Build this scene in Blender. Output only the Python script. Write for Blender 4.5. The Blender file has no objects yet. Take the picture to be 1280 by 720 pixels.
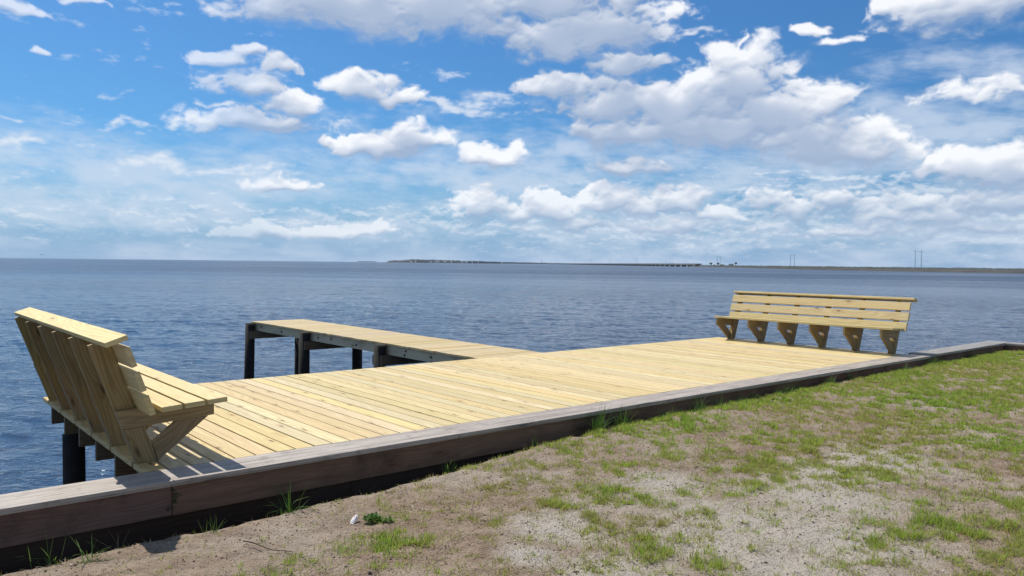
import bpy, bmesh, math, random
import numpy as np
from mathutils import Vector, Matrix

random.seed(7)
rng = np.random.default_rng(11)
scene = bpy.context.scene
COL = scene.collection
PI = math.pi
EYE = 1.42            # eye height above the deck boards (deck top is z = 0)
YAW = 0.867254        # view direction, measured from +X (along the bulkhead) towards +Y (open water)
PITCH, ROLL, FPX = 0.0317019, 0.0111351, 975.0768
WATER = -1.5
SUN_EL = math.radians(57.4)

HAZE = 4.0e-5
SUN = 4.2
SKYS = 0.074          # strength of the sky
SKYTINT = (0.37, 0.765, 1.12)
CLOUDW = 10.6         # cloud white, in sky units
EXPO = 0.33

# ------------------------------------------------------------------ helpers
def tag(o, label=None, cat=None, group=None, kind=None):
    if label: o['label'] = label
    if cat: o['category'] = cat
    if group: o['group'] = group
    if kind: o['kind'] = kind
    return o

def empty(name, loc=(0, 0, 0), label=None, cat=None, group=None):
    o = bpy.data.objects.new(name, None)
    o.empty_display_size = 0.2
    COL.objects.link(o)
    o.location = loc
    return tag(o, label, cat, group)

def vnoise(x, y, seed=0):
    """2D value noise, numpy arrays in, 0..1 out"""
    x = np.asarray(x, float); y = np.asarray(y, float)
    xi = np.floor(x).astype(np.int64); yi = np.floor(y).astype(np.int64)
    fx = x - xi; fy = y - yi
    fx = fx * fx * (3 - 2 * fx); fy = fy * fy * (3 - 2 * fy)
    def hsh(a, b):
        n = (a * 374761393 + b * 668265263 + seed * 974634721) & 0x7fffffff
        n = ((n ^ (n >> 13)) * 1274126177) & 0x7fffffff
        return ((n ^ (n >> 16)) & 0xffff) / 65535.0
    a = hsh(xi, yi); b = hsh(xi + 1, yi); c = hsh(xi, yi + 1); d = hsh(xi + 1, yi + 1)
    return (a * (1 - fx) + b * fx) * (1 - fy) + (c * (1 - fx) + d * fx) * fy

def fbm(x, y, seed=0, oct=4):
    s = 0.0; amp = 1.0; tot = 0.0
    for k in range(oct):
        s = s + amp * vnoise(x * 2 ** k + 17.3 * k, y * 2 ** k - 9.1 * k, seed + k)
        tot += amp; amp *= 0.5
    return s / tot

class MB:
    """collects boards and prisms (with grain UVs in metres and a random number per board) into ONE mesh"""
    def __init__(self):
        self.v = []; self.f = []; self.uv = []; self.r = []; self.sm = []
    def solid(self, pts, faces, gdir, rnd=None, smooth=False):
        """pts: list of Vector; faces: index lists; gdir: grain direction"""
        if rnd is None: rnd = random.random()
        g = Vector(gdir).normalized()
        a = Vector((0, 0, 1)) if abs(g.z) < 0.7 else Vector((1, 0, 0))
        s = g.cross(a).normalized(); t = g.cross(s).normalized()
        o = Vector((0, 0, 0))
        for p in pts: o += Vector(p)
        o /= len(pts)
        base = len(self.v)
        self.v += [tuple(p) for p in pts]
        for f in faces:
            self.f.append([base + i for i in f])
            P = [Vector(pts[i]) for i in f]
            n = Vector((0, 0, 0))
            for i in range(len(P)):
                n += (P[i] - P[0]).cross(P[(i + 1) % len(P)] - P[0])
            n = n.normalized() if n.length > 0 else Vector((0, 0, 1))
            off_u = rnd * 61.7; off_v = rnd * 23.9
            ends = abs(n.dot(g)) > 0.75
            side = abs(n.dot(t)) > abs(n.dot(s))
            for p in P:
                q = p - o
                if ends:   # end grain
                    self.uv.append((q.dot(s) * 0.3 + off_u, q.dot(t) * 0.8 + off_v))
                else:
                    self.uv.append((q.dot(g) + off_u, (q.dot(s) if side else q.dot(t) + 0.5) + off_v))
            self.r.append(rnd); self.sm.append(smooth)
    def box(self, c, L, W, T, rnd=None):
        """oriented board: centre and full-length vectors L (grain), W, T"""
        c = Vector(c); L = Vector(L) / 2; W = Vector(W) / 2; T = Vector(T) / 2
        pts = [c + a * L + b * W + d * T for a in (-1, 1) for b in (-1, 1) for d in (-1, 1)]
        F = [[0, 1, 3, 2], [4, 6, 7, 5], [0, 4, 5, 1], [2, 3, 7, 6], [0, 2, 6, 4], [1, 5, 7, 3]]
        self.solid(pts, F, L, rnd)
    def aabb(self, x0, x1, y0, y1, z0, z1, ax=0, rnd=None):
        d = [Vector((x1 - x0, 0, 0)), Vector((0, y1 - y0, 0)), Vector((0, 0, z1 - z0))]
        o = [d[ax]] + [d[i] for i in range(3) if i != ax]
        self.box(((x0 + x1) / 2, (y0 + y1) / 2, (z0 + z1) / 2), *o, rnd=rnd)
    def prism_xz(self, poly, y0, y1, gdir, rnd=None):
        n = len(poly)
        pts = [Vector((x, y0, z)) for x, z in poly] + [Vector((x, y1, z)) for x, z in poly]
        F = [list(range(n)), list(range(2 * n - 1, n - 1, -1))]
        for i in range(n):
            j = (i + 1) % n
            F.append([i, n + i, n + j, j])
        self.solid(pts, F, gdir, rnd)
    def tube(self, pts, rads, seg=10, rnd=None, cap=True):
        pts = [Vector(p) for p in pts]
        ring = []; V = []; F = []
        for i, p in enumerate(pts):
            d = (pts[min(i + 1, len(pts) - 1)] - pts[max(i - 1, 0)]).normalized()
            a = Vector((1, 0, 0)) if abs(d.x) < 0.8 else Vector((0, 1, 0))
            s = d.cross(a).normalized(); t = d.cross(s)
            ids = []
            for k in range(seg):
                th = 2 * PI * k / seg
                V.append(p + (s * math.cos(th) + t * math.sin(th)) * rads[i]); ids.append(len(V) - 1)
            ring.append(ids)
        for i in range(len(pts) - 1):
            for k in range(seg):
                k2 = (k + 1) % seg
                F.append([ring[i][k], ring[i][k2], ring[i + 1][k2], ring[i + 1][k]])
        if cap:
            F.append(ring[0][::-1]); F.append(ring[-1])
        self.solid(V, F, pts[-1] - pts[0], rnd, smooth=True)
    def build(self, name, mat, parent=None, bevel=0.0, flipx=None):
        me = bpy.data.meshes.new(name)
        me.from_pydata(self.v, [], self.f)
        uvl = me.uv_layers.new(name='UVMap')
        uvl.data.foreach_set('uv', np.array(self.uv, np.float32).ravel())
        at = me.attributes.new('rnd', 'FLOAT', 'FACE')
        at.data.foreach_set('value', np.array(self.r, np.float32))
        me.polygons.foreach_set('use_smooth', np.array(self.sm, bool))
        bm = bmesh.new(); bm.from_mesh(me)
        bmesh.ops.recalc_face_normals(bm, faces=bm.faces)
        bm.to_mesh(me); bm.free()
        me.materials.append(mat)
        o = bpy.data.objects.new(name, me)
        COL.objects.link(o)
        if parent: o.parent = parent
        if bevel > 0:
            b = o.modifiers.new('bevel', 'BEVEL'); b.width = bevel; b.segments = 2
            b.limit_method = 'ANGLE'; b.angle_limit = math.radians(50)
        return o

def raw_mesh(name, v, f, mat, parent=None, smooth=False, attrs=None):
    me = bpy.data.meshes.new(name)
    me.from_pydata([tuple(map(float, p)) for p in v], [], [list(map(int, q)) for q in f])
    me.materials.append(mat)
    if smooth: me.polygons.foreach_set('use_smooth', np.ones(len(me.polygons), bool))
    for k, a in (attrs or {}).items():
        at = me.attributes.new(k, 'FLOAT', 'POINT'); at.data.foreach_set('value', np.asarray(a, np.float32))
    o = bpy.data.objects.new(name, me); COL.objects.link(o)
    if parent: o.parent = parent
    return o

# ------------------------------------------------------------------ node helpers
class N:
    def __init__(self, tree): self.t = tree; self.L = tree.links
    def add(self, typ, **kw):
        n = self.t.nodes.new(typ)
        for k, v in kw.items(): setattr(n, k, v)
        return n
    def put(self, sock, val):
        if isinstance(val, bpy.types.NodeSocket): self.L.new(val, sock)
        elif val is not None: sock.default_value = val
    def math(self, op, a, b=None, c=None, clamp=False):
        n = self.add('ShaderNodeMath', operation=op, use_clamp=clamp)
        self.put(n.inputs[0], a); self.put(n.inputs[1], b); self.put(n.inputs[2], c)
        return n.outputs[0]
    def vmath(self, op, a, b=None, out=0):
        n = self.add('ShaderNodeVectorMath', operation=op)
        self.put(n.inputs[0], a); self.put(n.inputs[1], b)
        return n.outputs[out]
    def scale(self, a, s):
        n = self.add('ShaderNodeVectorMath', operation='SCALE'); self.put(n.inputs[0], a); self.put(n.inputs['Scale'], s)
        return n.outputs[0]
    def comb(self, x, y, z=0.0):
        n = self.add('ShaderNodeCombineXYZ'); self.put(n.inputs[0], x); self.put(n.inputs[1], y); self.put(n.inputs[2], z)
        return n.outputs[0]
    def sep(self, v):
        n = self.add('ShaderNodeSeparateXYZ'); self.put(n.inputs[0], v); return n.outputs
    def noise(self, v, scale, detail=4.0, rough=0.55, dist=0.0, dim='3D'):
        n = self.add('ShaderNodeTexNoise', noise_dimensions=dim)
        self.put(n.inputs['Vector'], v); n.inputs['Scale'].default_value = scale
        n.inputs['Detail'].default_value = detail; n.inputs['Roughness'].default_value = rough
        n.inputs['Distortion'].default_value = dist
        return n.outputs['Fac']
    def smooth(self, x, lo, hi, a=0.0, b=1.0):
        n = self.add('ShaderNodeMapRange', interpolation_type='SMOOTHSTEP')
        self.put(n.inputs[0], x); self.put(n.inputs[1], lo); self.put(n.inputs[2], hi); self.put(n.inputs[3], a); self.put(n.inputs[4], b)
        return n.outputs[0]
    def lin(self, x, lo, hi, a=0.0, b=1.0):
        n = self.add('ShaderNodeMapRange')
        self.put(n.inputs[0], x); self.put(n.inputs[1], lo); self.put(n.inputs[2], hi); self.put(n.inputs[3], a); self.put(n.inputs[4], b)
        return n.outputs[0]
    def mix(self, f, a, b, blend='MIX'):
        n = self.add('ShaderNodeMix', data_type='RGBA', blend_type=blend)
        self.put(n.inputs[0], f)
        for s, v in ((6, a), (7, b)):
            if isinstance(v, (tuple, list)) and len(v) == 3: v = (*v, 1)
            self.put(n.inputs[s], v)
        return n.outputs[2]
    def attr(self, name): return self.add('ShaderNodeAttribute', attribute_name=name).outputs['Fac']

def new_mat(name):
    m = bpy.data.materials.new(name); m.use_nodes = True
    m.node_tree.nodes.clear()
    n = N(m.node_tree)
    out = n.add('ShaderNodeOutputMaterial')
    p = n.add('ShaderNodeBsdfPrincipled')
    n.L.new(p.outputs[0], out.inputs[0])
    return m, n, p, out

def bump(n, p, h, strength, dist):
    b = n.add('ShaderNodeBump'); b.inputs['Strength'].default_value = strength; b.inputs['Distance'].default_value = dist
    n.L.new(h, b.inputs['Height']); n.L.new(b.outputs[0], p.inputs['Normal'])
    return b

def wood(name, light, dark, knotc=(0.10, 0.05, 0.02), var=0.25, knots=0.5, grain=0.55, rough=0.6, grey=None, stain=0.0, bstr=0.25, ringw=0.35, spec=0.3):
    """sawn timber: growth-ring streaks along the board, knots, a tint per board, optional weathering"""
    m, n, p, out = new_mat(name)
    uv = n.add('ShaderNodeUVMap', uv_map='UVMap').outputs[0]
    u, v, _ = n.sep(uv)
    rnd = n.attr('rnd')
    warp = n.noise(n.comb(n.math('MULTIPLY', u, 0.9), n.math('MULTIPLY', v, 7.0)), 1.0, 2.0, 0.5)
    # knots
    kv = n.comb(n.math('MULTIPLY', u, 2.2), n.math('MULTIPLY', v, 9.0))
    vo = n.add('ShaderNodeTexVoronoi', voronoi_dimensions='2D'); n.put(vo.inputs['Vector'], kv); vo.inputs['Scale'].default_value = 1.0
    kd = vo.outputs['Distance']; kr = n.sep(vo.outputs['Color'])[0]
    kon = n.math('LESS_THAN', kr, knots * 0.35)
    knot = n.math('MULTIPLY', n.smooth(kd, 0.03, 0.13, 1.0, 0.0), kon)
    halo = n.math('MULTIPLY', n.smooth(kd, 0.06, 0.40, 1.0, 0.0), kon)
    # rings swerve round the knots
    phase = n.math('ADD', n.math('MULTIPLY', v, 210.0), n.math('MULTIPLY', warp, 52.0))
    phase = n.math('ADD', phase, n.math('MULTIPLY', halo, 9.0))
    ring = n.math('MULTIPLY_ADD', n.math('SINE', phase), 0.5, 0.5)
    fine = n.noise(n.comb(n.math('MULTIPLY', u, 5.0), n.math('MULTIPLY', v, 330.0)), 1.0, 3.0, 0.6)
    wide = n.noise(n.comb(n.math('MULTIPLY', u, 0.8), n.math('MULTIPLY', v, 16.0)), 1.0, 3.0, 0.55)
    g = n.math('ADD', n.math('MULTIPLY', ring, ringw), n.math('ADD', n.math('MULTIPLY', fine, 0.70 - ringw), n.math('MULTIPLY', wide, 0.5)))
    g = n.smooth(g, 0.35, 0.95)
    c = n.mix(n.math('MULTIPLY', g, grain), light, dark)
    # tint of the single board
    wn = n.add('ShaderNodeTexWhiteNoise', noise_dimensions='1D'); n.put(wn.inputs['W'], n.math('MULTIPLY', rnd, 91.7))
    r1, r2, r3 = n.sep(wn.outputs['Color'])
    hs = n.add('ShaderNodeHueSaturation')
    n.put(hs.inputs['Hue'], n.lin(r1, 0, 1, 0.5 - 0.018 * var * 4, 0.5 + 0.012 * var * 4))
    n.put(hs.inputs['Saturation'], n.lin(r2, 0, 1, 1 - var * 0.9, 1 + var * 0.55))
    n.put(hs.inputs['Value'], n.lin(r3, 0, 1, 1 - var * 0.75, 1 + var * 0.4))
    n.put(hs.inputs['Color'], c); c = hs.outputs[0]
    c = n.mix(n.math('MULTIPLY', halo, 0.30), c, (dark[0] * 0.8, dark[1] * 0.62, dark[2] * 0.5))
    c = n.mix(n.math('MULTIPLY', knot, 0.9), c, knotc)
    tc = n.add('ShaderNodeTexCoord').outputs['Object']
    if grey is not None:
        w = n.noise(tc, 2.3, 5.0, 0.65)
        c = n.mix(n.smooth(w, 0.3, 0.7, 0.25, 0.75), c, grey)
        band = n.noise(n.comb(n.math('MULTIPLY', u, 0.55), n.math('MULTIPLY', v, 34.0)), 1.0, 4.0, 0.65)
        c = n.mix(n.smooth(band, 0.47, 0.62, 0.0, 0.70), c, (0.17, 0.135, 0.105))
        blot = n.noise(tc, 5.5, 5.0, 0.7)
        c = n.mix(n.smooth(blot, 0.53, 0.68, 0.0, 0.50), c, (0.14, 0.115, 0.095))
        crack = n.noise(n.comb(n.math('MULTIPLY', u, 1.6), n.math('MULTIPLY', v, 70.0)), 1.0, 4.0, 0.6)
        c = n.mix(n.smooth(crack, 0.57, 0.66, 0.0, 0.85), c, (0.035, 0.03, 0.028))
    if stain > 0:
        s = n.noise(tc, 1.7, 6.0, 0.65)
        c = n.mix(n.smooth(s, 0.48, 0.72, 0.0, stain), c, (0.06, 0.045, 0.035))
    n.put(p.inputs['Base Color'], c)
    p.inputs['Roughness'].default_value = rough
    p.inputs['Specular IOR Level'].default_value = spec
    hgt = n.math('SUBTRACT', n.math('MULTIPLY', fine, 0.7), n.math('MULTIPLY', ring, ringw * 0.8))
    if grey is not None: hgt = n.math('SUBTRACT', hgt, n.smooth(crack, 0.58, 0.70, 0.0, 1.6))
    bump(n, p, hgt, bstr, 0.004)
    return m

def plain(name, col, rough=0.8, nscale=3.0, amt=0.35, bdist=0.0, col2=None):
    m, n, p, out = new_mat(name)
    tc = n.add('ShaderNodeTexCoord').outputs['Object']
    f = n.noise(tc, nscale, 5.0, 0.6)
    c2 = col2 or tuple(x * (1 - amt) for x in col)
    n.put(p.inputs['Base Color'], n.mix(n.smooth(f, 0.35, 0.65), col, c2))
    p.inputs['Roughness'].default_value = rough
    if bdist: bump(n, p, f, 0.6, bdist)
    return m

M = {}
M['deck'] = wood('fresh_pine_decking', (0.66, 0.525, 0.265), (0.42, 0.300, 0.125), var=0.15, knots=0.55, grain=0.70)
M['bench'] = wood('fresh_pine_bench', (0.70, 0.56, 0.275), (0.45, 0.32, 0.13), var=0.11, knots=0.42, grain=0.60)
M['frame'] = wood('treated_pine_framing', (0.35, 0.258, 0.112), (0.18, 0.120, 0.050), var=0.14, knots=0.85, grain=0.75)
M['pierdeck'] = wood('pier_decking', (0.55, 0.43, 0.22), (0.36, 0.26, 0.11), var=0.14, knots=0.30, grain=0.60)
M['stringer'] = wood('weathered_stringer', (0.62, 0.52, 0.35), (0.45, 0.37, 0.23), var=0.10, knots=0.5, grain=0.6, stain=0.35, rough=0.85, spec=0.15)
M['joist'] = wood('dark_joist', (0.21, 0.150, 0.085), (0.10, 0.070, 0.038), var=0.15, knots=0.4, grain=0.7, stain=0.6)
M['cap'] = wood('weathered_grey_cap', (0.42, 0.36, 0.30), (0.17, 0.135, 0.105), var=0.20, knots=0.25, grain=0.75, grey=(0.44, 0.385, 0.325), rough=0.55, bstr=0.5, ringw=0.18, spec=0.5)
M['capgrey'] = wood('silver_grey_cap', (0.31, 0.295, 0.27), (0.17, 0.16, 0.145), var=0.1, knots=0.2, grain=0.6, grey=(0.30, 0.285, 0.265), rough=0.6, bstr=0.5, ringw=0.15, spec=0.4)
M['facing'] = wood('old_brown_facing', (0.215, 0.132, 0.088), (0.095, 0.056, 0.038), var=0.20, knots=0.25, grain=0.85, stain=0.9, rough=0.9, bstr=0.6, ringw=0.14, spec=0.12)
M['facing2'] = wood('black_facing', (0.075, 0.048, 0.034), (0.035, 0.022, 0.016), var=0.2, knots=0.2, grain=0.85, stain=0.95, rough=0.95, bstr=0.6, ringw=0.14, spec=0.1)  # much darker boards for the lower facing row
M['pile'] = plain('creosote_piling', (0.020, 0.016, 0.013), 0.9, 6.0, 0.45, 0.01)

# ------------------------------------------------------------------ bulkhead
bulk = empty('timber_bulkhead', (0, 5.3, 0), 'long weathered timber bulkhead with grey cap boards between deck and sandy lawn', 'bulkhead')
def under(o, root):
    o.parent = root; o.matrix_parent_inverse = Matrix.Translation(root.location).inverted(); return o
joints = [-20.0, -15.1, -10.4, -5.6, -0.9, 3.83, 8.92, 13.26]
for a, b in zip(joints[:-1], joints[1:]):
    mb = MB(); dz = random.uniform(-0.003, 0.003); dy = random.uniform(-0.006, 0.006)
    mb.aabb(a + 0.002, b - 0.002, 5.165 + dy, 5.492, -0.034 + dz, 0.006 + dz, 0)
    under(mb.build('cap_board', M['cap'], bulk, 0.006), bulk)
mb = MB(); mb.aabb(13.262, 16.93, 5.17, 5.53, -0.022, 0.020, 0)
under(mb.build('cap_board', M['capgrey'], bulk, 0.006), bulk)['label'] = 'pale silver-grey cap board laid a little higher'
# two rows of facing boards, staggered joints, stepping back 25 mm behind the cap
fj = [-20, -16.2, -12.9, -9.1, -5.0, -1.9, 1.56, 3.84, 7.6, 11.3, 14.4, 16.675]
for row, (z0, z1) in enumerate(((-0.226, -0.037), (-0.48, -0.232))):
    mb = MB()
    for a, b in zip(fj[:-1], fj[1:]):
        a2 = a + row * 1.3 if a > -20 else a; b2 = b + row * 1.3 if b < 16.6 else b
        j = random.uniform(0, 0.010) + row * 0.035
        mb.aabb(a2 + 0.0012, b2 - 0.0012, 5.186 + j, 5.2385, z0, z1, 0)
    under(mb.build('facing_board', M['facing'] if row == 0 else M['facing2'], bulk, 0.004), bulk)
mb = MB()   # sheet piling of upright boards down to the sea bed
x = -20.0
while x < 16.6:
    mb.aabb(x, min(x + 0.248, 16.62), 5.24, 5.30, -2.6, -0.038, 2); x += 0.25
under(mb.build('sheet_piling', M['joist'], bulk), bulk)
mb = MB(); mb.aabb(-20, 16.62, 5.302, 5.45, -0.20, -0.036, 0)
under(mb.build('wale', M['facing'], bulk), bulk)

ret = empty('return_bulkhead', (16.78, 5.0, 0), 'far corner bulkhead arm with bright cap turning back along the lawn', 'bulkhead')
mb = MB()
for a, b in ((5.168, 0.9), (0.9, -3.4), (-3.4, -8.0), (-8.0, -12.4)):
    mb.aabb(16.60, 16.945, b + 0.003, a - 0.003, -0.022, 0.019, 1)
under(mb.build('cap_board', M['capgrey'], ret, 0.006), ret)
mb = MB()
for z0, z1 in ((-0.265, -0.024), (-0.51, -0.269)):
    for a, b in ((5.182, 2.1), (2.1, -2.6), (-2.6, -7.4), (-7.4, -12.4)):
        mb.aabb(16.63, 16.68, b + 0.003, a - 0.003, z0, z1, 1)
under(mb.build('facing_board', M['facing'], ret, 0.004), ret)
mb = MB(); y = 5.2
while y > -12.3:
    mb.aabb(16.684, 16.74, y - 0.248, y, -2.6, -0.03, 2); y -= 0.25
under(mb.build('sheet_piling', M['joist'], ret), ret)

# ------------------------------------------------------------------ deck
deck = empty('wooden_deck', (7.3, 7.3, 0), 'broad platform of new yellow pine planks built over the water beside the bulkhead', 'deck')
PY = [5.79 + 0.608 * i for i in range(6)]
mb = MB(); X = 1.485; k = 0
while k < 76:
    w = 0.1418 + random.uniform(-0.0018, 0.0012); dz = random.uniform(-0.0022, 0.0)
    y0_, y1_ = 5.512 + random.uniform(0, 0.008), 9.14 + random.uniform(-0.006, 0.006); rn = random.random()
    if k in (0, 75):      # the outermost boards are notched in between the bench posts
        cuts = [y0_] + [c_ for y in PY for c_ in ((y + 0.019, y + 0.060) if k == 0 else (y - 0.060, y - 0.019))] + [y1_]
        for a_, b_ in zip(cuts[0::2], cuts[1::2]): mb.aabb(X, X + w, a_, b_, -0.038 + dz, dz, 1, rn)
    else:
        mb.aabb(X, X + w, y0_, y1_, -0.038 + dz, dz, 1, rn)
    X += 0.1537; k += 1
DECK_R = X - 0.007
under(mb.build('decking', M['deck'], deck, 0.003), deck)
PY = [5.79 + 0.608 * i for i in range(6)]
for y in PY:
    mb = MB(); mb.aabb(1.508, DECK_R - 0.075, y - 0.022, y + 0.0175, -0.2275, -0.041, 0)
    under(mb.build('joist', M['joist'], deck, 0.003), deck)
for x in (1.93, 5.2, 9.0, DECK_R - 0.55):
    mb = MB(); mb.aabb(x, x + 0.09, 5.55, 9.05, -0.43, -0.228, 1)
    under(mb.build('girder', M['joist'], deck, 0.004), deck)
    for y in (PY[0], PY[4]):
        px = 1.585 if x < 2 else x + 0.20
        mb = MB(); mb.tube([(px + 0.005, y, -2.7), (px + 0.005, y, -1.2), (px, y, -0.2285)], [0.100, 0.097, 0.094], 18)
        under(mb.build('piling', M['pile'], deck), deck)
    # second girder on the other side of the piles
    mb = MB(); mb.aabb(x + 0.305, x + 0.343, 5.55, 9.05, -0.43, -0.228, 1)
    under(mb.build('girder', M['joist'], deck, 0.004), deck)

# ------------------------------------------------------------------ narrow pier
pier = empty('narrow_pier', (7.75, 13.4, 0), 'narrow timber pier on black piles running out from the deck over the bay', 'pier')
mb = MB(); y = 9.150
while y < 17.80:
    dz = random.uniform(-0.003, 0.0)
    mb.aabb(7.13 + random.uniform(-0.012, 0.012), 8.42 + random.uniform(-0.008, 0.008), y, y + 0.140 + random.uniform(-0.002, 0.001), -0.036 + dz, dz, 0)
    y += 0.147
under(mb.build('decking', M['pierdeck'], pier, 0.003), pier)
for x0, x1 in ((7.165, 7.205), (7.76, 7.80), (8.36, 8.40)):
    mb = MB()
    for a, b in ((9.2, 11.8), (11.8, 14.78), (14.78, 17.74)):
        mb.aabb(x0, x1, a + 0.004, b - 0.004, -0.205, -0.041, 1)
    under(mb.build('stringer', M['stringer'], pier, 0.003), pier)
for y, z in ((9.62, -0.10), (9.66, -0.16), (10.45, -0.12), (11.2, -0.09), (11.24, -0.165), (12.05, -0.10), (12.9, -0.13), (13.9, -0.10), (14.45, -0.12), (15.2, -0.10), (16.2, -0.13), (17.3, -0.10)):
    mb = MB(); mb.tube([(7.168, y, z), (7.150, y, z)], [0.017, 0.017], 8); under(mb.build('bolt', M['pile'], pier), pier)
for y in (11.86, 14.83, 17.66):
    for s in (-1, 1):
        mb = MB(); mb.aabb(6.985, 8.47, y + s * 0.135 - 0.019, y + s * 0.135 + 0.019, -0.385, -0.210, 0)
        under(mb.build('crossbeam', M['joist'], pier, 0.003), pier)
    lean = 0.06 if y > 17 else 0.015
    mb = MB(); mb.tube([(7.045 - lean, y + lean * 0.6, -2.9), (7.045 - lean * 0.4, y, -1.3), (7.045, y, -0.035)], [0.118, 0.113, 0.106], 16)
    under(mb.build('piling', M['pile'], pier), pier)
    mb = MB(); mb.tube([(8.255, y, -2.9), (8.255, y, -1.3), (8.255, y, -0.208)], [0.115, 0.11, 0.105], 16)
    under(mb.build('piling', M['pile'], pier), pier)

# ------------------------------------------------------------------ benches
LEAN = math.radians(19.3)
D = Vector((-math.sin(LEAN), 0, math.cos(LEAN)))     # up along the leaning post
NN = Vector((math.cos(LEAN), 0, math.sin(LEAN)))     # square to it, towards the sitter
def bench(x0, turned, ya, yb, label):
    """bench whose posts stand at local x = 0; local +x is the sitter's side; turned = rotated half a turn"""
    YC = 7.31; sg = -1 if turned else 1
    root = empty('wooden_bench', (x0, YC, 0), label, 'bench', 'pair of matching plank benches facing each other across the deck')
    if turned: root.rotation_euler = (0, 0, PI)
    P = lambda n_, t_: (n_ * NN.x + t_ * D.x, n_ * NN.z + t_ * D.z)
    ya, yb = ((ya - YC, yb - YC) if not turned else (YC - yb, YC - ya))
    ym, yl = (ya + yb) / 2, yb - ya
    # seat: three boards, tilted back a little
    mb = MB(); S = Vector((1, 0, 0.065)).normalized(); SN = Vector((-S.z, 0, S.x))
    for xf, zf in ((0.520, 0.457), (0.367, 0.447), (0.214, 0.437)):
        c = Vector((xf, 0, zf)) - S * 0.066 - SN * 0.018
        mb.box((c.x, ym, c.z), (0, yl + random.uniform(-0.012, 0.006), 0), S * 0.133, SN * 0.035)
    mb.build('seat', M['bench'], root, 0.003)
    # backrest: three boards on the sitter's side of the posts
    mb = MB()
    for t0, t1 in ((0.702, 0.839), (0.525, 0.665), (0.352, 0.494)):
        c = NN * 0.1535 + D * ((t0 + t1) / 2)
        mb.box((c.x, ym, c.z), (0, yl + random.uniform(-0.01, 0.01), 0), D * (t1 - t0), NN * 0.0365)
    mb.build('backrest', M['bench'], root, 0.003)
    # top rail lying square on the post tops
    mb = MB(); c = NN * 0.108 + D * (0.886 + 0.0175)
    mb.box((c.x, ym + 0.02, c.z), (0, yl + 0.06, 0), NN * 0.142, D * 0.034)
    mb.build('top_rail', M['bench'], root, 0.003)
    tilt = math.tan(LEAN)
    for i in range(6):
        y = (5.79 + 0.608 * i) - YC
        def part(name, poly, y0, y1, g):
            mb = MB(); mb.prism_xz(poly, y0, y1, (g[0], 0, g[1]))
            return mb.build(name, M['frame'], root, 0.0025)
        py = y + 0.0205                                   # the post layer
        ly = y - 0.018 if i == 0 else y + 0.0595          # arm and brace: outside on the end frame, behind on the others
        # tall leaning post, carried on below the boards beside the joist
        part('post', [(0.070, -0.20), (0.200, -0.20), (0.141, -0.03), P(0.134, 0.05), P(0.134, 0.884), P(0.0, 0.884)], py, py + 0.038, (D.x, D.z))
        part('arm', [(-0.088, 0.250), (0.532, 0.283), (0.532, 0.4185), (0.40, 0.411), (-0.135, 0.3785)], ly, ly + 0.038, (1, 0.055))
        part('block', [(0.0, 0.0005), (0.138, 0.0005), (0.0515, 0.2545), (-0.0865, 0.2475)], ly + 0.0005, ly + 0.0375, (D.x, D.z))
        part('brace', [(0.142, 0.0005), (0.490, 0.2795), (0.258, 0.2670), (0.1015, 0.135)], ly + 0.001, ly + 0.037, (0.77, 0.64))
    return root
bench(1.50, False, 5.475, 9.02, 'plank bench nearest the camera, seen from behind with its slanted posts and sunlit top rail')
bench(13.17, True, 5.525, 8.90, 'plank bench at the far end of the deck, its slatted front turned to the camera')

# ------------------------------------------------------------------ ground
def gh(x, y):
    x = np.asarray(x, float); y = np.asarray(y, float)
    d = np.clip(5.19 - y, 0, 40)
    h = -0.305 + 0.0060 * np.clip(x, -6, 18) + 0.075 / (1 + np.exp(-(x - 3.9) * 1.3))
    near = np.interp(x, [-20, 2, 3.3, 4, 4.5, 5, 5.6, 7, 17], [-0.315, -0.30, -0.265, -0.215, -0.18, -0.16, -0.14, -0.133, -0.13])
    h = h + (near - h) * np.exp(-(d / 1.5) ** 2)                          # soil banked up against the wall on the right
    h = h + 0.035 * (1 - np.exp(-d / 0.5)) + 0.05 * (1 - np.exp(-d / 4.0))
    h = h - 0.13 * np.exp(-(d / 0.14) ** 2) * np.clip(1.25 - x / 8, 0.12, 1)      # washed-out trough along the wall
    h = h + 0.05 * (fbm(x * 0.55 + 5, y * 0.55, 3, 3) - 0.5) + 0.030 * (fbm(x * 2.1, y * 2.1, 9, 4) - 0.5)
    return h
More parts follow.
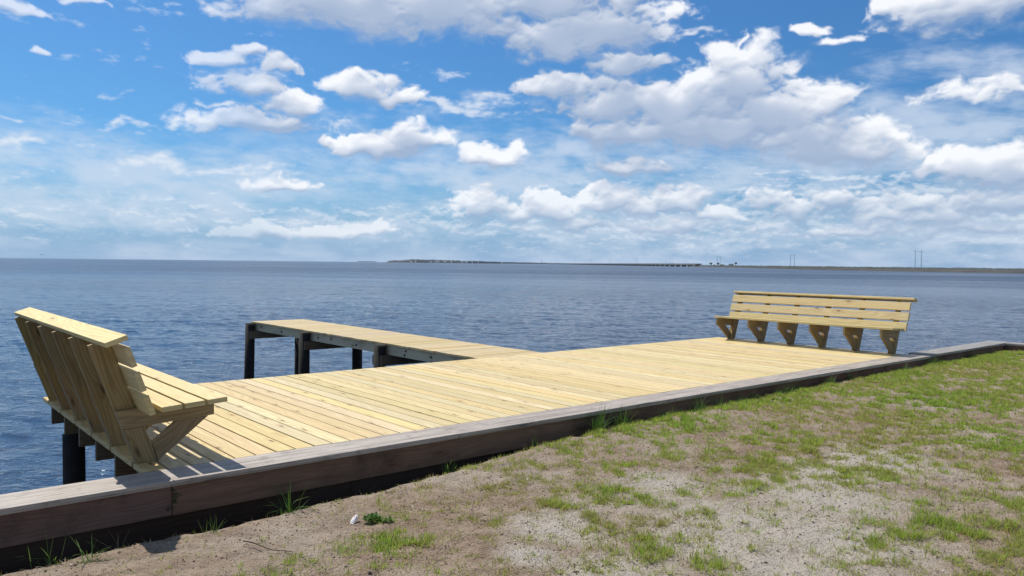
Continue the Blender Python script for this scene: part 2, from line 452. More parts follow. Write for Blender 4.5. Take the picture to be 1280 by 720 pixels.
GP = [(6.11,4.95,0.62,0.55,1.0),(5.4,4.9,0.32,0.30,.9),(7.78,4.85,0.9,0.45,.8),(9.21,4.85,1.0,0.5,.8),(11.58,4.8,1.3,0.55,.9),(13.4,4.7,1.4,0.7,1.0),(15.4,4.5,1.1,0.9,1.0),
 (6.44,3.52,0.51,0.54,.9),(7.14,3.28,0.46,0.52,.5),(9.77,3.65,0.87,0.9,.9),(9.61,4.75,0.74,0.5,.6),(8.44,3.38,0.51,0.68,.6),(9.94,3.04,0.37,0.86,.7),(3.44,2.77,0.5,0.28,1.0),
 (3.54,2.52,0.19,0.16,1.2),(3.17,3.14,0.23,0.24,.6),(1.81,3.96,0.22,0.17,1.0),(2.27,3.86,0.23,0.23,.8),(2.55,3.87,0.14,0.25,.7),(4.01,3.63,0.17,0.3,1.0),(3.6,3.72,0.14,0.18,.6),
 (4.6,2.0,0.33,0.3,.8),(5.08,1.79,0.4,0.37,.9),(5.82,1.76,0.21,0.41,.6),(5.31,2.16,0.32,0.35,.4),(5.37,4.1,0.28,0.35,.5),(4.53,3.98,0.37,0.33,.4),(4.56,4.72,0.27,0.2,.5),
 (3.9,4.47,0.18,0.23,.4),(3.0,3.9,0.13,0.22,.6),(2.89,4.69,0.34,0.2,.4),(5.03,3.18,0.54,0.51,.35),(5.59,2.62,0.53,0.52,.35),(6.62,2.34,0.58,0.64,.45),(7.87,2.53,0.45,0.62,.45),
 (2.67,3.39,0.26,0.25,.4),(4.28,3.19,0.22,0.25,.3),(5.63,3.41,0.39,0.32,.4),(11.5,3.2,1.5,0.8,.5),(13.5,3.0,1.5,0.9,.5),(6.2,0.9,1.2,0.8,.7),(9.0,1.0,2.0,1.0,.6)]
BP = [(4.35,2.37,0.3,0.5),(4.17,2.69,0.26,0.4),(3.79,2.65,0.19,0.28),(5.01,2.61,0.28,0.4),(4.52,3.58,0.18,0.22),(3.8,2.2,0.26,0.24),(3.29,3.47,0.2,0.22),(2.87,3.22,0.12,0.15),(5.6,2.9,0.35,0.3),(6.3,2.9,0.4,0.3),(3.0,2.75,0.2,0.2)]
def patches(L, x, y, k=0):
    s = np.zeros_like(x)
    for p in L:
        e = ((x - p[0]) / p[2]) ** 2 + ((y - p[1]) / p[3]) ** 2
        s = np.maximum(s, (p[4] if len(p) > 4 else 1.0) * np.exp(-e * 0.8))
    return s
def density(x, y):
    """how grassy the lawn is, 0..1"""
    n = fbm(x * 1.3, y * 1.3, 21, 4); n2 = fbm(x * 4.5, y * 4.5, 31, 3); n3 = fbm(x * 9.5, y * 9.5, 41, 2)
    d = patches(GP, x, y) * (0.35 + 1.2 * n2)
    base = (0.30 + np.clip((n - 0.42) * 2.6, 0, 0.45)) * np.clip((x - 1.6) / 2.0, 0.12, 1) * (1 - 0.55 * np.clip((y - 4.2) / 0.5, 0, 1) * (x < 4.6))
    d = np.maximum(d, base)
    d = d * (1 - 0.62 * patches(BP, x, y))
    n4 = fbm(x * 20.0, y * 20.0, 51, 2)
    clump = np.clip((n3 - 0.32) * 2.8, 0.06, 1.2) * np.clip((n4 - 0.38) * 5.0, 0.02, 2.0)
    # the trodden strip on the left stays bare
    return d * clump
def axis(lo, hi, f0, f1, fine, coarse):
    a = [lo]
    while a[-1] < hi:
        s = fine if f0 <= a[-1] <= f1 else coarse
        if a[-1] < f0 and a[-1] + s > f0: a.append(f0)
        else: a.append(a[-1] + s)
    a[-1] = hi
    return np.array(a)
gx = axis(-20, 16.66, 0.0, 16.5, 0.045, 0.8); gy = axis(-14, 5.192, -0.5, 5.17, 0.04, 0.8)
GX, GY = np.meshgrid(gx, gy, indexing='ij')
lump = 0.040 * (fbm(GX * 9, GY * 9, 77, 3) - 0.5)
GZ = gh(GX, GY) + lump
ni, nj = GX.shape
idx = np.arange(ni * nj).reshape(ni, nj)
F = np.stack([idx[:-1, :-1], idx[1:, :-1], idx[1:, 1:], idx[:-1, 1:]], -1).reshape(-1, 4)
bare = patches(BP, GX, GY); dens = density(GX, GY)
m, n, p, out = new_mat('sandy_soil')
tc = n.add('ShaderNodeTexCoord').outputs['Object']
a_b, a_d = n.attr('bare'), n.attr('grassy')
big = n.noise(tc, 0.9, 5.0, 0.6); mid = n.noise(tc, 6.0, 5.0, 0.65); fin = n.noise(tc, 38.0, 5.0, 0.7); spk = n.noise(tc, 150.0, 2.0, 0.6)
sand = n.mix(n.smooth(mid, 0.35, 0.7), (0.52, 0.455, 0.375), (0.41, 0.345, 0.275))
dirt = n.mix(n.smooth(mid, 0.35, 0.65), (0.40, 0.305, 0.225), (0.28, 0.198, 0.140))
k = n.math('ADD', n.math('MULTIPLY', a_b, 0.65), n.math('SUBTRACT', n.math('ADD', n.math('MULTIPLY', big, 0.8), n.math('MULTIPLY', fin, 0.45)), 0.52))
c = n.mix(n.smooth(k, -0.02, 0.40), dirt, sand)
c = n.mix(n.math('MULTIPLY', n.smooth(a_b, 0.2, 0.9, 0.0, 0.75), n.smooth(n.math('ADD', n.math('MULTIPLY', mid, 0.6), n.math('MULTIPLY', fin, 0.4)), 0.40, 0.60)), c, (0.56, 0.51, 0.445))
# crumbs, dead stalks and dark humus speckle
hum = n.smooth(n.math('ADD', n.math('MULTIPLY', fin, 0.7), n.math('MULTIPLY', spk, 0.4)), 0.575, 0.68)
c = n.mix(n.math('MULTIPLY', hum, 0.62), c, (0.085, 0.058, 0.040))
stv = n.noise(n.vmath('MULTIPLY', tc, (22.0, 75.0, 20.0)), 1.0, 3.0, 0.6, 1.5)
c = n.mix(n.smooth(stv, 0.60, 0.68, 0.0, 0.5), c, (0.30, 0.22, 0.13))
c = n.mix(n.math('MULTIPLY', n.smooth(a_d, 0.1, 0.9), 0.45), c, (0.19, 0.165, 0.085))
n.put(p.inputs['Base Color'], c); p.inputs['Roughness'].default_value = 0.95; p.inputs['Specular IOR Level'].default_value = 0.1
bump(n, p, n.math('ADD', n.math('MULTIPLY', fin, 1.0), n.math('ADD', n.math('MULTIPLY', spk, 0.35), n.math('MULTIPLY', mid, 1.2))), 1.0, 0.035)
M['soil'] = m
g = raw_mesh('ground', np.stack([GX, GY, GZ], -1).reshape(-1, 3), F, M['soil'], None, True, {'bare': bare.ravel(), 'grassy': dens.ravel()})
tag(g, 'pale sandy lawn soil in front of the bulkhead', kind='structure')

# ------------------------------------------------------------------ grass blades
def grass_mat(name, ramp, trans=0.35):
    m, n, p, out = new_mat(name)
    r = n.attr('tint')
    cr = n.add('ShaderNodeValToRGB'); el = cr.color_ramp.elements
    el[0].position = ramp[0][0]; el[0].color = (*ramp[0][1], 1); el[1].position = ramp[-1][0]; el[1].color = (*ramp[-1][1], 1)
    for pos, c in ramp[1:-1]:
        e = el.new(pos); e.color = (*c, 1)
    n.put(cr.inputs[0], r)
    n.put(p.inputs['Base Color'], cr.outputs[0]); p.inputs['Roughness'].default_value = 0.55; p.inputs['Specular IOR Level'].default_value = 0.25
    t = n.add('ShaderNodeBsdfTranslucent'); n.put(t.inputs[0], n.mix(0.4, cr.outputs[0], n.mix(1.0, cr.outputs[0], (1.0, 1.0, 0.45), 'MULTIPLY')))
    mx = n.add('ShaderNodeMixShader'); mx.inputs[0].default_value = trans
    n.L.new(p.outputs[0], mx.inputs[1]); n.L.new(t.outputs[0], mx.inputs[2]); n.L.new(mx.outputs[0], out.inputs[0])
    return m
GREEN = [(0.0, (0.36, 0.265, 0.14)), (0.2, (0.33, 0.27, 0.12)), (0.38, (0.37, 0.38, 0.11)), (0.65, (0.34, 0.45, 0.07)), (1.0, (0.23, 0.37, 0.05))]
M['grass'] = grass_mat('grass_blades', GREEN, 0.55)
M['straw'] = grass_mat('dead_straw', [(0.0, (0.10, 0.065, 0.040)), (0.45, (0.24, 0.165, 0.09)), (0.8, (0.36, 0.28, 0.16)), (1.0, (0.46, 0.38, 0.26))], 0.15)
M['weed'] = grass_mat('weed_leaf', [(0.0, (0.05, 0.11, 0.022)), (0.5, (0.085, 0.17, 0.032)), (1.0, (0.15, 0.24, 0.06))], 0.35)

def blades(bx, by, bz, yaw, L, W, lean, curl, tint, name, mat, parent=None):
    """curved tapering blades: 3 levels + tip, all in one mesh"""
    nb = len(bx); lv = np.array([0, 0.4, 0.75, 1.0]); wf = np.array([1.0, 0.85, 0.5])
    V = np.zeros((nb, 7, 3)); dx, dy = np.cos(yaw), np.sin(yaw); sx, sy = -dy, dx
    X = np.zeros(nb); Z = np.zeros(nb); prev = 0; k = 0
    for i, t in enumerate(lv):
        a = lean + curl * t
        X = X + np.sin(a) * L * (t - prev); Z = Z + np.cos(a) * L * (t - prev); prev = t
        if i < 3:
            for s in (-1, 1):
                V[:, k, 0] = bx + dx * X + s * sx * W * wf[i] / 2; V[:, k, 1] = by + dy * X + s * sy * W * wf[i] / 2; V[:, k, 2] = bz + Z; k += 1
        else:
            V[:, k, 0] = bx + dx * X; V[:, k, 1] = by + dy * X; V[:, k, 2] = bz + Z
    o = (np.arange(nb) * 7)[:, None]
    q1 = o + np.array([0, 1, 3, 2]); q2 = o + np.array([2, 3, 5, 4]); tr = o + np.array([4, 5, 6])
    me = bpy.data.meshes.new(name)
    me.vertices.add(nb * 7); me.vertices.foreach_set('co', V.reshape(-1).astype(np.float32))
    loops = np.concatenate([np.concatenate([q1, q2], 1), tr], 1).reshape(-1)     # 4+4+3 per blade
    starts = (np.arange(nb) * 11)[:, None] + np.array([0, 4, 8])
    me.loops.add(nb * 11); me.loops.foreach_set('vertex_index', loops.astype(np.int32))
    me.polygons.add(nb * 3); me.polygons.foreach_set('loop_start', starts.reshape(-1).astype(np.int32))
    me.polygons.foreach_set('use_smooth', np.ones(nb * 3, bool))
    me.update(calc_edges=True)
    at = me.attributes.new('tint', 'FLOAT', 'POINT'); at.data.foreach_set('value', np.repeat(tint, 7).astype(np.float32))
    me.materials.append(mat)
    ob = bpy.data.objects.new(name, me); COL.objects.link(ob)
    if parent: ob.parent = parent
    return ob

def in_view(x, y, m=0.08):
    a = YAW - np.arctan2(y, x)
    return (np.abs(a) < 0.60 + m)
# tufts: rejection sampling on the density, thinner with distance
NT = 620000
tx = rng.uniform(0.2, 16.55, NT); ty = rng.uniform(-0.6, 5.13, NT)
dn = density(tx, ty); dist = np.hypot(tx, ty)
keep = (rng.uniform(0, 1, NT) < np.minimum(dn, 0.85) * 1.05 * np.clip(7.0 / dist, 0.75, 1.0)) & in_view(tx, ty)
tx, ty, dn = tx[keep], ty[keep], dn[keep]
nbl = rng.integers(3, 9, len(tx)); rep = np.repeat(np.arange(len(tx)), nbl)
N_ = len(rep); print('tufts', len(tx), 'blades', N_)
lush = np.clip(patches(GP, tx, ty) * 0.9 * np.clip(dn * 1.5, 0.3, 1) + 0.45 * np.clip(fbm(tx * 2.3, ty * 2.3, 61, 3) - 0.35, 0, 1) * 2, 0, 1)[rep]
tt = rng.uniform(-0.28, 0.22, len(tx)) + (fbm(tx * 0.9, ty * 0.9, 55, 3) - 0.5) * 0.9
r_ = np.abs(rng.normal(0, 0.018, N_)); th = rng.uniform(0, 2 * PI, N_)
bx = tx[rep] + r_ * np.cos(th); by = np.minimum(ty[rep] + r_ * np.sin(th), 5.165)
yaw = th + rng.normal(0, 0.7, N_)
L = (0.028 + 0.046 * lush ** 0.8 * rng.uniform(0.6, 1.25, len(tx))[rep]) * rng.uniform(0.45, 1.15, N_)
W = rng.uniform(0.0026, 0.0050, N_) * np.clip(np.hypot(bx, by) / 6, 0.9, 1.7)
tint = np.clip(0.50 + 0.34 * lush + 0.8 * tt[rep] + rng.normal(0, 0.13, N_), 0, 1)
dead = rng.uniform(0, 1, N_) < 0.20; tint[dead] = rng.uniform(0, 0.2, dead.sum())
gr = blades(bx, by, gh(bx, by) - 0.008 + 0.040 * (fbm(bx * 9, by * 9, 77, 3) - 0.5), yaw, L, W, np.abs(rng.normal(0.30, 0.25, N_)), rng.uniform(0.0, 0.9, N_), tint, 'grass', M['grass'])
tag(gr, 'patchy green grass growing out of the sandy soil', 'grass', kind='stuff')
# dead straw lying flat
NS = 95000
sx_ = rng.uniform(0.2, 16.5, NS); sy_ = rng.uniform(-0.6, 5.12, NS)
kp = (rng.uniform(0, 1, NS) < (0.18 + 0.75 * np.clip(fbm(sx_ * 1.6, sy_ * 1.6, 88, 3) * 2.2 - 0.75, 0, 1)) * (1 - 0.6 * patches(BP, sx_, sy_))) & in_view(sx_, sy_)
sx_, sy_ = sx_[kp], sy_[kp]; ns = len(sx_)
st = blades(sx_, sy_, gh(sx_, sy_) + 0.003 + 0.040 * (fbm(sx_ * 9, sy_ * 9, 77, 3) - 0.5), rng.uniform(0, 2 * PI, ns), rng.uniform(0.012, 0.065, ns), rng.uniform(0.0018, 0.0042, ns),
            rng.uniform(1.25, 1.55, ns), rng.uniform(-0.25, 0.25, ns), rng.uniform(0, 1, ns), 'dead_grass', M['straw'])
tag(st, 'dry brown stalks scattered flat over the soil', 'dead grass', kind='stuff')

# crumbs of soil, bits of bark and shell grit
NC = 30000
qx = rng.uniform(0.2, 12.0, NC); qy = rng.uniform(-0.6, 5.15, NC)
kp = in_view(qx, qy) & (rng.uniform(0, 1, NC) < np.clip(4.5 / np.hypot(qx, qy), 0.25, 1) * np.clip(fbm(qx * 3, qy * 3, 99, 3) * 2.4 - 0.55, 0.12, 1))
qx, qy = qx[kp], qy[kp]; nq = len(qx)
base8 = np.array([(1, 0, 0), (0, 1, 0), (-1, 0, 0), (0, -1, 0), (0, 0, 1), (0, 0, -1)], float)
sz = rng.uniform(0.002, 0.0065, nq) * (1 + (rng.uniform(0, 1, nq) < 0.02) * 1.0)
ang = rng.uniform(0, 2 * PI, nq)
CV = base8[None] * rng.uniform(0.5, 1.5, (nq, 6, 1)) * sz[:, None, None]
CV[:, :, 0] *= rng.uniform(0.8, 2.2, (nq, 1)); CV[:, :, 2] *= 0.7
cxr = CV[:, :, 0] * np.cos(ang)[:, None] - CV[:, :, 1] * np.sin(ang)[:, None]; cyr = CV[:, :, 0] * np.sin(ang)[:, None] + CV[:, :, 1] * np.cos(ang)[:, None]
CV = np.stack([cxr + qx[:, None], cyr + qy[:, None], CV[:, :, 2] + (gh(qx, qy) + 0.002 + 0.040 * (fbm(qx * 9, qy * 9, 77, 3) - 0.5))[:, None]], -1)
tri = np.array([(0, 1, 4), (1, 2, 4), (2, 3, 4), (3, 0, 4), (1, 0, 5), (2, 1, 5), (3, 2, 5), (0, 3, 5)])
CF = (np.arange(nq)[:, None, None] * 6 + tri[None]).reshape(-1, 3)
m, n, p, out = new_mat('soil_crumbs'); tcr = n.attr('tint')
cr = n.add('ShaderNodeValToRGB'); n.put(cr.inputs[0], tcr); e_ = cr.color_ramp.elements
e_[0].position = 0; e_[0].color = (0.05, 0.034, 0.024, 1); e_[1].position = 1; e_[1].color = (0.55, 0.50, 0.44, 1)
q_ = e_.new(0.6); q_.color = (0.17, 0.12, 0.085, 1); q_ = e_.new(0.9); q_.color = (0.33, 0.26, 0.2, 1)
n.put(p.inputs['Base Color'], cr.outputs[0]); p.inputs['Roughness'].default_value = 0.95
tag(raw_mesh('soil_crumbs', CV.reshape(-1, 3), CF, m, None, False, {'tint': np.repeat(rng.uniform(0, 1, nq), 6)}), 'crumbs of soil and grit strewn over the lawn', 'soil crumbs', kind='stuff')

# ------------------------------------------------------------------ single weeds by the bulkhead
def weed(x, y, label, nb=14, L=0.14, W=0.006, spread=0.55, curl=0.8, tint=(0.2, 0.8), seed=0, straw=0.0, name='grass_weed', group=None):
    r = np.random.default_rng(seed)
    z = float(gh(x, y))
    ths = r.uniform(0, 2 * PI, nb)
    nb = int(nb * 1.7); ths = r.uniform(0, 2 * PI, nb)
    o = blades(r.normal(0, 0.030, nb), r.normal(0, 0.018, nb), np.full(nb, -0.01), ths, L * r.uniform(0.25, 1.15, nb), W * 0.75 * r.uniform(0.6, 1.2, nb),
               np.abs(r.normal(spread * 0.6, spread * 0.5, nb)), r.uniform(-0.2, curl * 1.5, nb), r.uniform(tint[0], tint[1], nb), name, M['straw'] if straw else M['weed'])
    o.location = (x, y, z)
    return tag(o, label, 'weed', group)
weed(2.26, 4.99, 'bushy grass weed with long drooping blades in the bulkhead shadow', 40, 0.30, 0.008, 0.7, 2.0, seed=1)
weed(3.68, 5.09, 'low spiky weed sprawling at the shadow edge just right of the facing joint', 30, 0.21, 0.011, 1.2, 0.8, (0.6, 1.0), seed=2)
weed(0.84, 5.03, 'small pale weed sprig growing in the dark below the leftmost end of the bulkhead', 11, 0.22, 0.009, 0.5, 0.9, (0.7, 1.0), seed=3)
weed(1.02, 4.86, 'feathery leaning weed on the sand at the bottom left corner', 13, 0.20, 0.010, 0.9, 0.7, (0.7, 1.0), seed=4)
weed(1.22, 5.05, 'thin two-stalked dry sprig below the near bench shadow', 5, 0.22, 0.005, 0.7, 0.4, (0.8, 1.0), seed=5, straw=1)
weed(1.70, 4.87, 'tall thin weed tuft standing on the bare sand left of the twig', 16, 0.13, 0.005, 0.4, 0.6, (0.4, 0.9), seed=6)
weed(4.62, 5.10, 'leafy weed clump against the wall beside the reddish dead stalks', 30, 0.17, 0.007, 0.7, 0.9, (0.3, 0.9), seed=7)
weed(5.42, 5.08, 'thick dark green weed clump at the foot of the wall where the lawn begins', 80, 0.30, 0.009, 0.6, 1.1, (0.1, 0.7), seed=8)
weed(5.75, 5.10, 'tall loose weed clump rising over the wall cap edge behind the lush grass', 56, 0.28, 0.008, 0.6, 0.9, (0.1, 0.7), seed=9)
weed(2.95, 5.06, 'single thin upright weed stem in the middle of the wall shadow', 5, 0.13, 0.005, 0.25, 0.4, (0.4, 1.0), seed=10)
wr = np.random.default_rng(17)
for i, xx in enumerate(np.sort(np.concatenate([wr.uniform(5.95, 8.5, 9), wr.uniform(8.5, 16.2, 17)]))):
    hh = float(wr.uniform(0.09, 0.20))
    weed(float(xx), float(wr.uniform(5.02, 5.15)), 'straggly green weed among the row growing along the far stretch of the bulkhead face', int(wr.integers(12, 46)), hh * 1.2, float(wr.uniform(0.004, 0.008)), float(wr.uniform(0.4, 1.0)), float(wr.uniform(0.5, 2.0)), (0.1, 0.9), seed=20 + i,
         name='wall_weed', group='weeds along the far bulkhead face')
# reddish dead stalks
weed(4.42, 5.02, 'small tangle of reddish dead stalks at the wall foot', 16, 0.10, 0.005, 1.1, 0.5, (0.0, 0.3), seed=41, straw=1, name='dead_weed')
# creeper climbing the facing at the joint below the near bench
r = np.random.default_rng(5); nb = 46
zz = r.uniform(-0.25, 0.0, nb)
vine = blades(1.565 + r.normal(0, 0.012, nb) + 0.02 * np.sin(zz * 30), np.full(nb, 5.182), zz * 0.75, r.uniform(PI, 2 * PI, nb), r.uniform(0.012, 0.028, nb), r.uniform(0.010, 0.018, nb),
              r.uniform(0.6, 1.4, nb), r.uniform(-0.3, 0.6, nb), r.uniform(0, 0.6, nb), 'creeper', M['weed'])
tag(vine, 'little dark creeper climbing the bulkhead joint below the near bench', 'creeper')
# broadleaf rosette beside the shell
root = empty('broadleaf_weed', (2.545, 4.345, float(gh(2.545, 4.345))), 'bright green broadleaf weed clump beside the white shell', 'weed')
for (cx, cy, R, nb, tl, nm) in ((0.0, 0.015, 0.055, 120, (0.1, 0.6), 'leaf_clump'), (0.045, -0.10, 0.035, 50, (0.6, 1.0), 'leaf_clump')):
    r = np.random.default_rng(int(R * 1000)); rr = R * np.sqrt(r.uniform(0, 1, nb)); a = r.uniform(0, 2 * PI, nb)
    blades(cx + rr * np.cos(a), cy + rr * np.sin(a), 0.002 + 0.035 * (1 - (rr / R) ** 2) * r.uniform(0.3, 1, nb), a + r.normal(0, 0.8, nb), r.uniform(0.018, 0.034, nb), r.uniform(0.012, 0.020, nb),
           r.uniform(0.5, 1.3, nb), r.uniform(-0.2, 0.6, nb), r.uniform(*tl, nb), nm, M['weed'], root)
# white shell
m, n, p, out = new_mat('oyster_shell'); tcs = n.add('ShaderNodeTexCoord').outputs['Object']
w = n.noise(n.vmath('MULTIPLY', tcs, (40, 120, 40)), 1.0, 3.0, 0.6)
n.put(p.inputs['Base Color'], n.mix(n.smooth(w, 0.4, 0.65), (0.70, 0.68, 0.65), (0.36, 0.33, 0.30))); p.inputs['Roughness'].default_value = 0.5
bump(n, p, w, 0.5, 0.002)
mb_v = []; mb_f = []; NR, NA = 8, 20
for side in (1, -1):
    for i in range(NR + 1):
        f = i / NR
        for k in range(NA):
            a = 2 * PI * k / NA
            ex = 0.044 * f * math.cos(a) * (1.15 if math.cos(a) < 0 else 0.9); ey = 0.0165 * f * math.sin(a) * (1 - 0.35 * math.cos(a)) * (1 + 0.06 * math.sin(5 * a))
            z = 0.009 * (1 - f * f) + 0.0015 * math.sin(f * 20) - (0.0025 if side < 0 else 0)
            mb_v.append((ex, ey, z))
o = (NR + 1) * NA
for s in range(2):
    for i in range(NR):
        for k in range(NA):
            k2 = (k + 1) % NA; q = [s * o + i * NA + k, s * o + i * NA + k2, s * o + (i + 1) * NA + k2, s * o + (i + 1) * NA + k]
            mb_f.append(q if s == 0 else q[::-1])
for k in range(NA):
    k2 = (k + 1) % NA; mb_f.append([NR * NA + k, NR * NA + k2, o + NR * NA + k2, o + NR * NA + k][::-1])
sh = raw_mesh('shell', mb_v, mb_f, m, None, True)
sh.location = (2.455, 4.43, float(gh(2.455, 4.43)) + 0.020); sh.rotation_euler = (0.25, -0.50, 0.50)
tag(sh, 'white oyster shell lying on the bare sand', 'shell')
# twig
mb = MB(); tw = []
for i in range(9):
    f = i / 8; xx = 1.74 + 0.17 * f + 0.01 * math.sin(f * 7); yy = 4.47 - 0.30 * f + 0.015 * math.sin(f * 9)
    tw.append((xx, yy, float(gh(xx, yy)) + 0.012 + 0.03 * (1 - f) ** 2))
mb.tube(tw, [0.0045 - 0.0003 * i for i in range(9)], 6)
M['twig'] = plain('twig_bark', (0.10, 0.075, 0.05), 0.9, 40, 0.5)
tag(mb.build('twig', M['twig']), 'thin dark bent twig lying on the sand left of the shell', 'twig')

def gnoise(x, y, seed=0):
    """2D gradient noise, about -1..1"""
    xi = np.floor(x).astype(np.int32); yi = np.floor(y).astype(np.int32)
    fx = (x - xi).astype(np.float32); fy = (y - yi).astype(np.float32)
    u = fx * fx * fx * (fx * (fx * 6 - 15) + 10); v = fy * fy * fy * (fy * (fy * 6 - 15) + 10)
    r = np.random.RandomState(seed + 1); tab = r.rand(256, 256).astype(np.float32) * 6.2831853
    gxt, gyt = np.cos(tab), np.sin(tab)
    def g(i, j, px, py):
        a = (xi + i) & 255; b = (yi + j) & 255
        return gxt[a, b] * px + gyt[a, b] * py
    n00 = g(0, 0, fx, fy); n10 = g(1, 0, fx - 1, fy); n01 = g(0, 1, fx, fy - 1); n11 = g(1, 1, fx - 1, fy - 1)
    return 1.5 * ((n00 * (1 - u) + n10 * u) * (1 - v) + (n01 * (1 - u) + n11 * u) * v)

# ------------------------------------------------------------------ water
def pol(theta_deg, d): return d * math.cos(math.radians(theta_deg)), d * math.sin(math.radians(theta_deg))
m, n, p, out = new_mat('bay_water')
tc = n.add('ShaderNodeTexCoord').outputs['Object']
rot = n.add('ShaderNodeMapping'); rot.inputs['Rotation'].default_value = (0, 0, -YAW + 0.25); n.put(rot.inputs['Vector'], tc)
w = rot.outputs[0]                                   # local x runs away from the viewer, y across
w1 = n.noise(n.vmath('MULTIPLY', w, (1.0, 0.5, 1)), 0.85, 3.0, 0.5, 0.4)
w2 = n.noise(n.vmath('MULTIPLY', w, (1.0, 0.55, 1)), 3.1, 4.0, 0.6, 0.6)
w3 = n.noise(n.vmath('MULTIPLY', w, (1.0, 0.7, 1)), 11.0, 3.0, 0.6, 0.3)
gust = n.smooth(n.noise(n.vmath('MULTIPLY', w, (1.0, 0.25, 1)), 0.02, 4.0, 0.6), 0.35, 0.7, 0.55, 1.25)
hgt = n.math('ADD', n.math('MULTIPLY', w1, 0.36), n.math('ADD', n.math('MULTIPLY', w2, 0.19), n.math('MULTIPLY', w3, 0.045)))
hgt = n.math('MULTIPLY', hgt, gust)
n.put(p.inputs['Base Color'], n.mix(n.noise(tc, 0.01, 2.0), (0.018, 0.040, 0.080), (0.028, 0.046, 0.080)))
p.inputs['IOR'].default_value = 1.333; px_, py_, _z = n.sep(tc)
dist_ = n.math('SQRT', n.math('ADD', n.math('MULTIPLY', px_, px_), n.math('MULTIPLY', py_, py_)))
# waves too far off to be resolved act as a rougher mirror, in long wind lanes
lane = n.noise(n.vmath('MULTIPLY', w, (1.0, 0.22, 1)), 0.05, 5.0, 0.65)
lane2 = n.noise(n.vmath('MULTIPLY', w, (1.0, 0.16, 1)), 0.006, 5.0, 0.65)
rgh = n.math('ADD', n.smooth(dist_, 15.0, 260.0, 0.05, 0.30), n.math('MULTIPLY', n.math('SUBTRACT', n.math('ADD', lane, lane2), 1.0), n.smooth(dist_, 20.0, 200.0, 0.05, 0.42)))
n.put(p.inputs['Roughness'], n.math('MAXIMUM', rgh, 0.04))
bump(n, p, hgt, 1.0, 0.62)
M['water'] = m
R0 = 7500.0
# open water: one sheet, finely meshed where waves can be told apart and coarser with distance
def wave(x, y):
    c, q = math.cos(0.62), math.sin(0.62)
    a = x * c + y * q; b = -x * q + y * c
    h = 0.050 * gnoise(a * 0.42 + 3.1, b * 0.20, 101) + 0.046 * gnoise(a * 0.95 + 0.25 * b, b * 0.5, 103) + 0.034 * gnoise(a * 2.1 - 0.4 * b, b * 1.25, 105)
    h = h + 0.018 * gnoise(a * 4.6 + 0.6 * b, b * 2.9, 107)
    g_ = 0.75 + 0.5 * vnoise(x * 0.03, y * 0.05, 8)
    return h * g_ * 0.72
rs = [2.0]
while rs[-1] < R0:
    d_ = rs[-1]; rs.append(d_ + max(0.11, d_ * d_ * 1.3e-4 if d_ < 420 else d_ * 0.25))
rs[-1] = R0; rs = np.array(rs)
th_f = np.radians(np.linspace(-4, 100, 760)); th_c = np.radians(np.linspace(100, 356, 60)[1:-1])
ths = np.concatenate([th_f, th_c])
RR, TT = np.meshgrid(rs, ths, indexing='ij')
WX, WY = RR * np.cos(TT), RR * np.sin(TT)
WZ = WATER + wave(WX, WY) * np.clip(1 - (RR - 300) / 150, 0, 1) * (TT <= th_f[-1])
nr_, nt_ = RR.shape
vid = np.arange(nr_ * nt_).reshape(nr_, nt_); nx = np.roll(vid, -1, 1)
Fw = np.stack([vid[:-1], vid[1:], nx[1:], nx[:-1]], -1).reshape(-1, 4)
Fc = [list(map(int, vid[0]))]
wt = raw_mesh('water', np.stack([WX, WY, WZ], -1).reshape(-1, 3), list(Fw) + Fc, M['water'], None, True)
tag(wt, 'wide rippled blue bay', kind='structure')
# bed of the land under the lawn, so that no water shows through from other sides
M['sandfar'] = plain('far_sand', (0.060, 0.055, 0.047), 0.9, 0.05, 0.4)
M['scrub'] = plain('far_scrub', (0.018, 0.027, 0.013), 0.95, 0.15, 0.5, 0.0, (0.040, 0.042, 0.025))
M['woods'] = plain('far_woods', (0.016, 0.030, 0.032), 0.95, 0.04, 0.5, 0.0, (0.028, 0.042, 0.040))  # base colour tinted bluish: part of the distance haze is put into it
M['concrete'] = plain('bridge_concrete', (0.20, 0.19, 0.18), 0.85, 0.3, 0.3)
M['polegrey'] = plain('pole_steel', (0.16, 0.165, 0.17), 0.6, 0.5, 0.2)
M['housewhite'] = plain('white_siding', (0.80, 0.79, 0.76), 0.7, 0.3, 0.1)
M['houseroof'] = plain('grey_roof', (0.22, 0.21, 0.21), 0.8, 0.3, 0.2)
M['bark'] = plain('far_bark', (0.09, 0.07, 0.05), 0.9, 1.0, 0.3)
M['leaf'] = plain('far_tree_leaves', (0.035, 0.055, 0.022), 0.9, 0.6, 0.5)

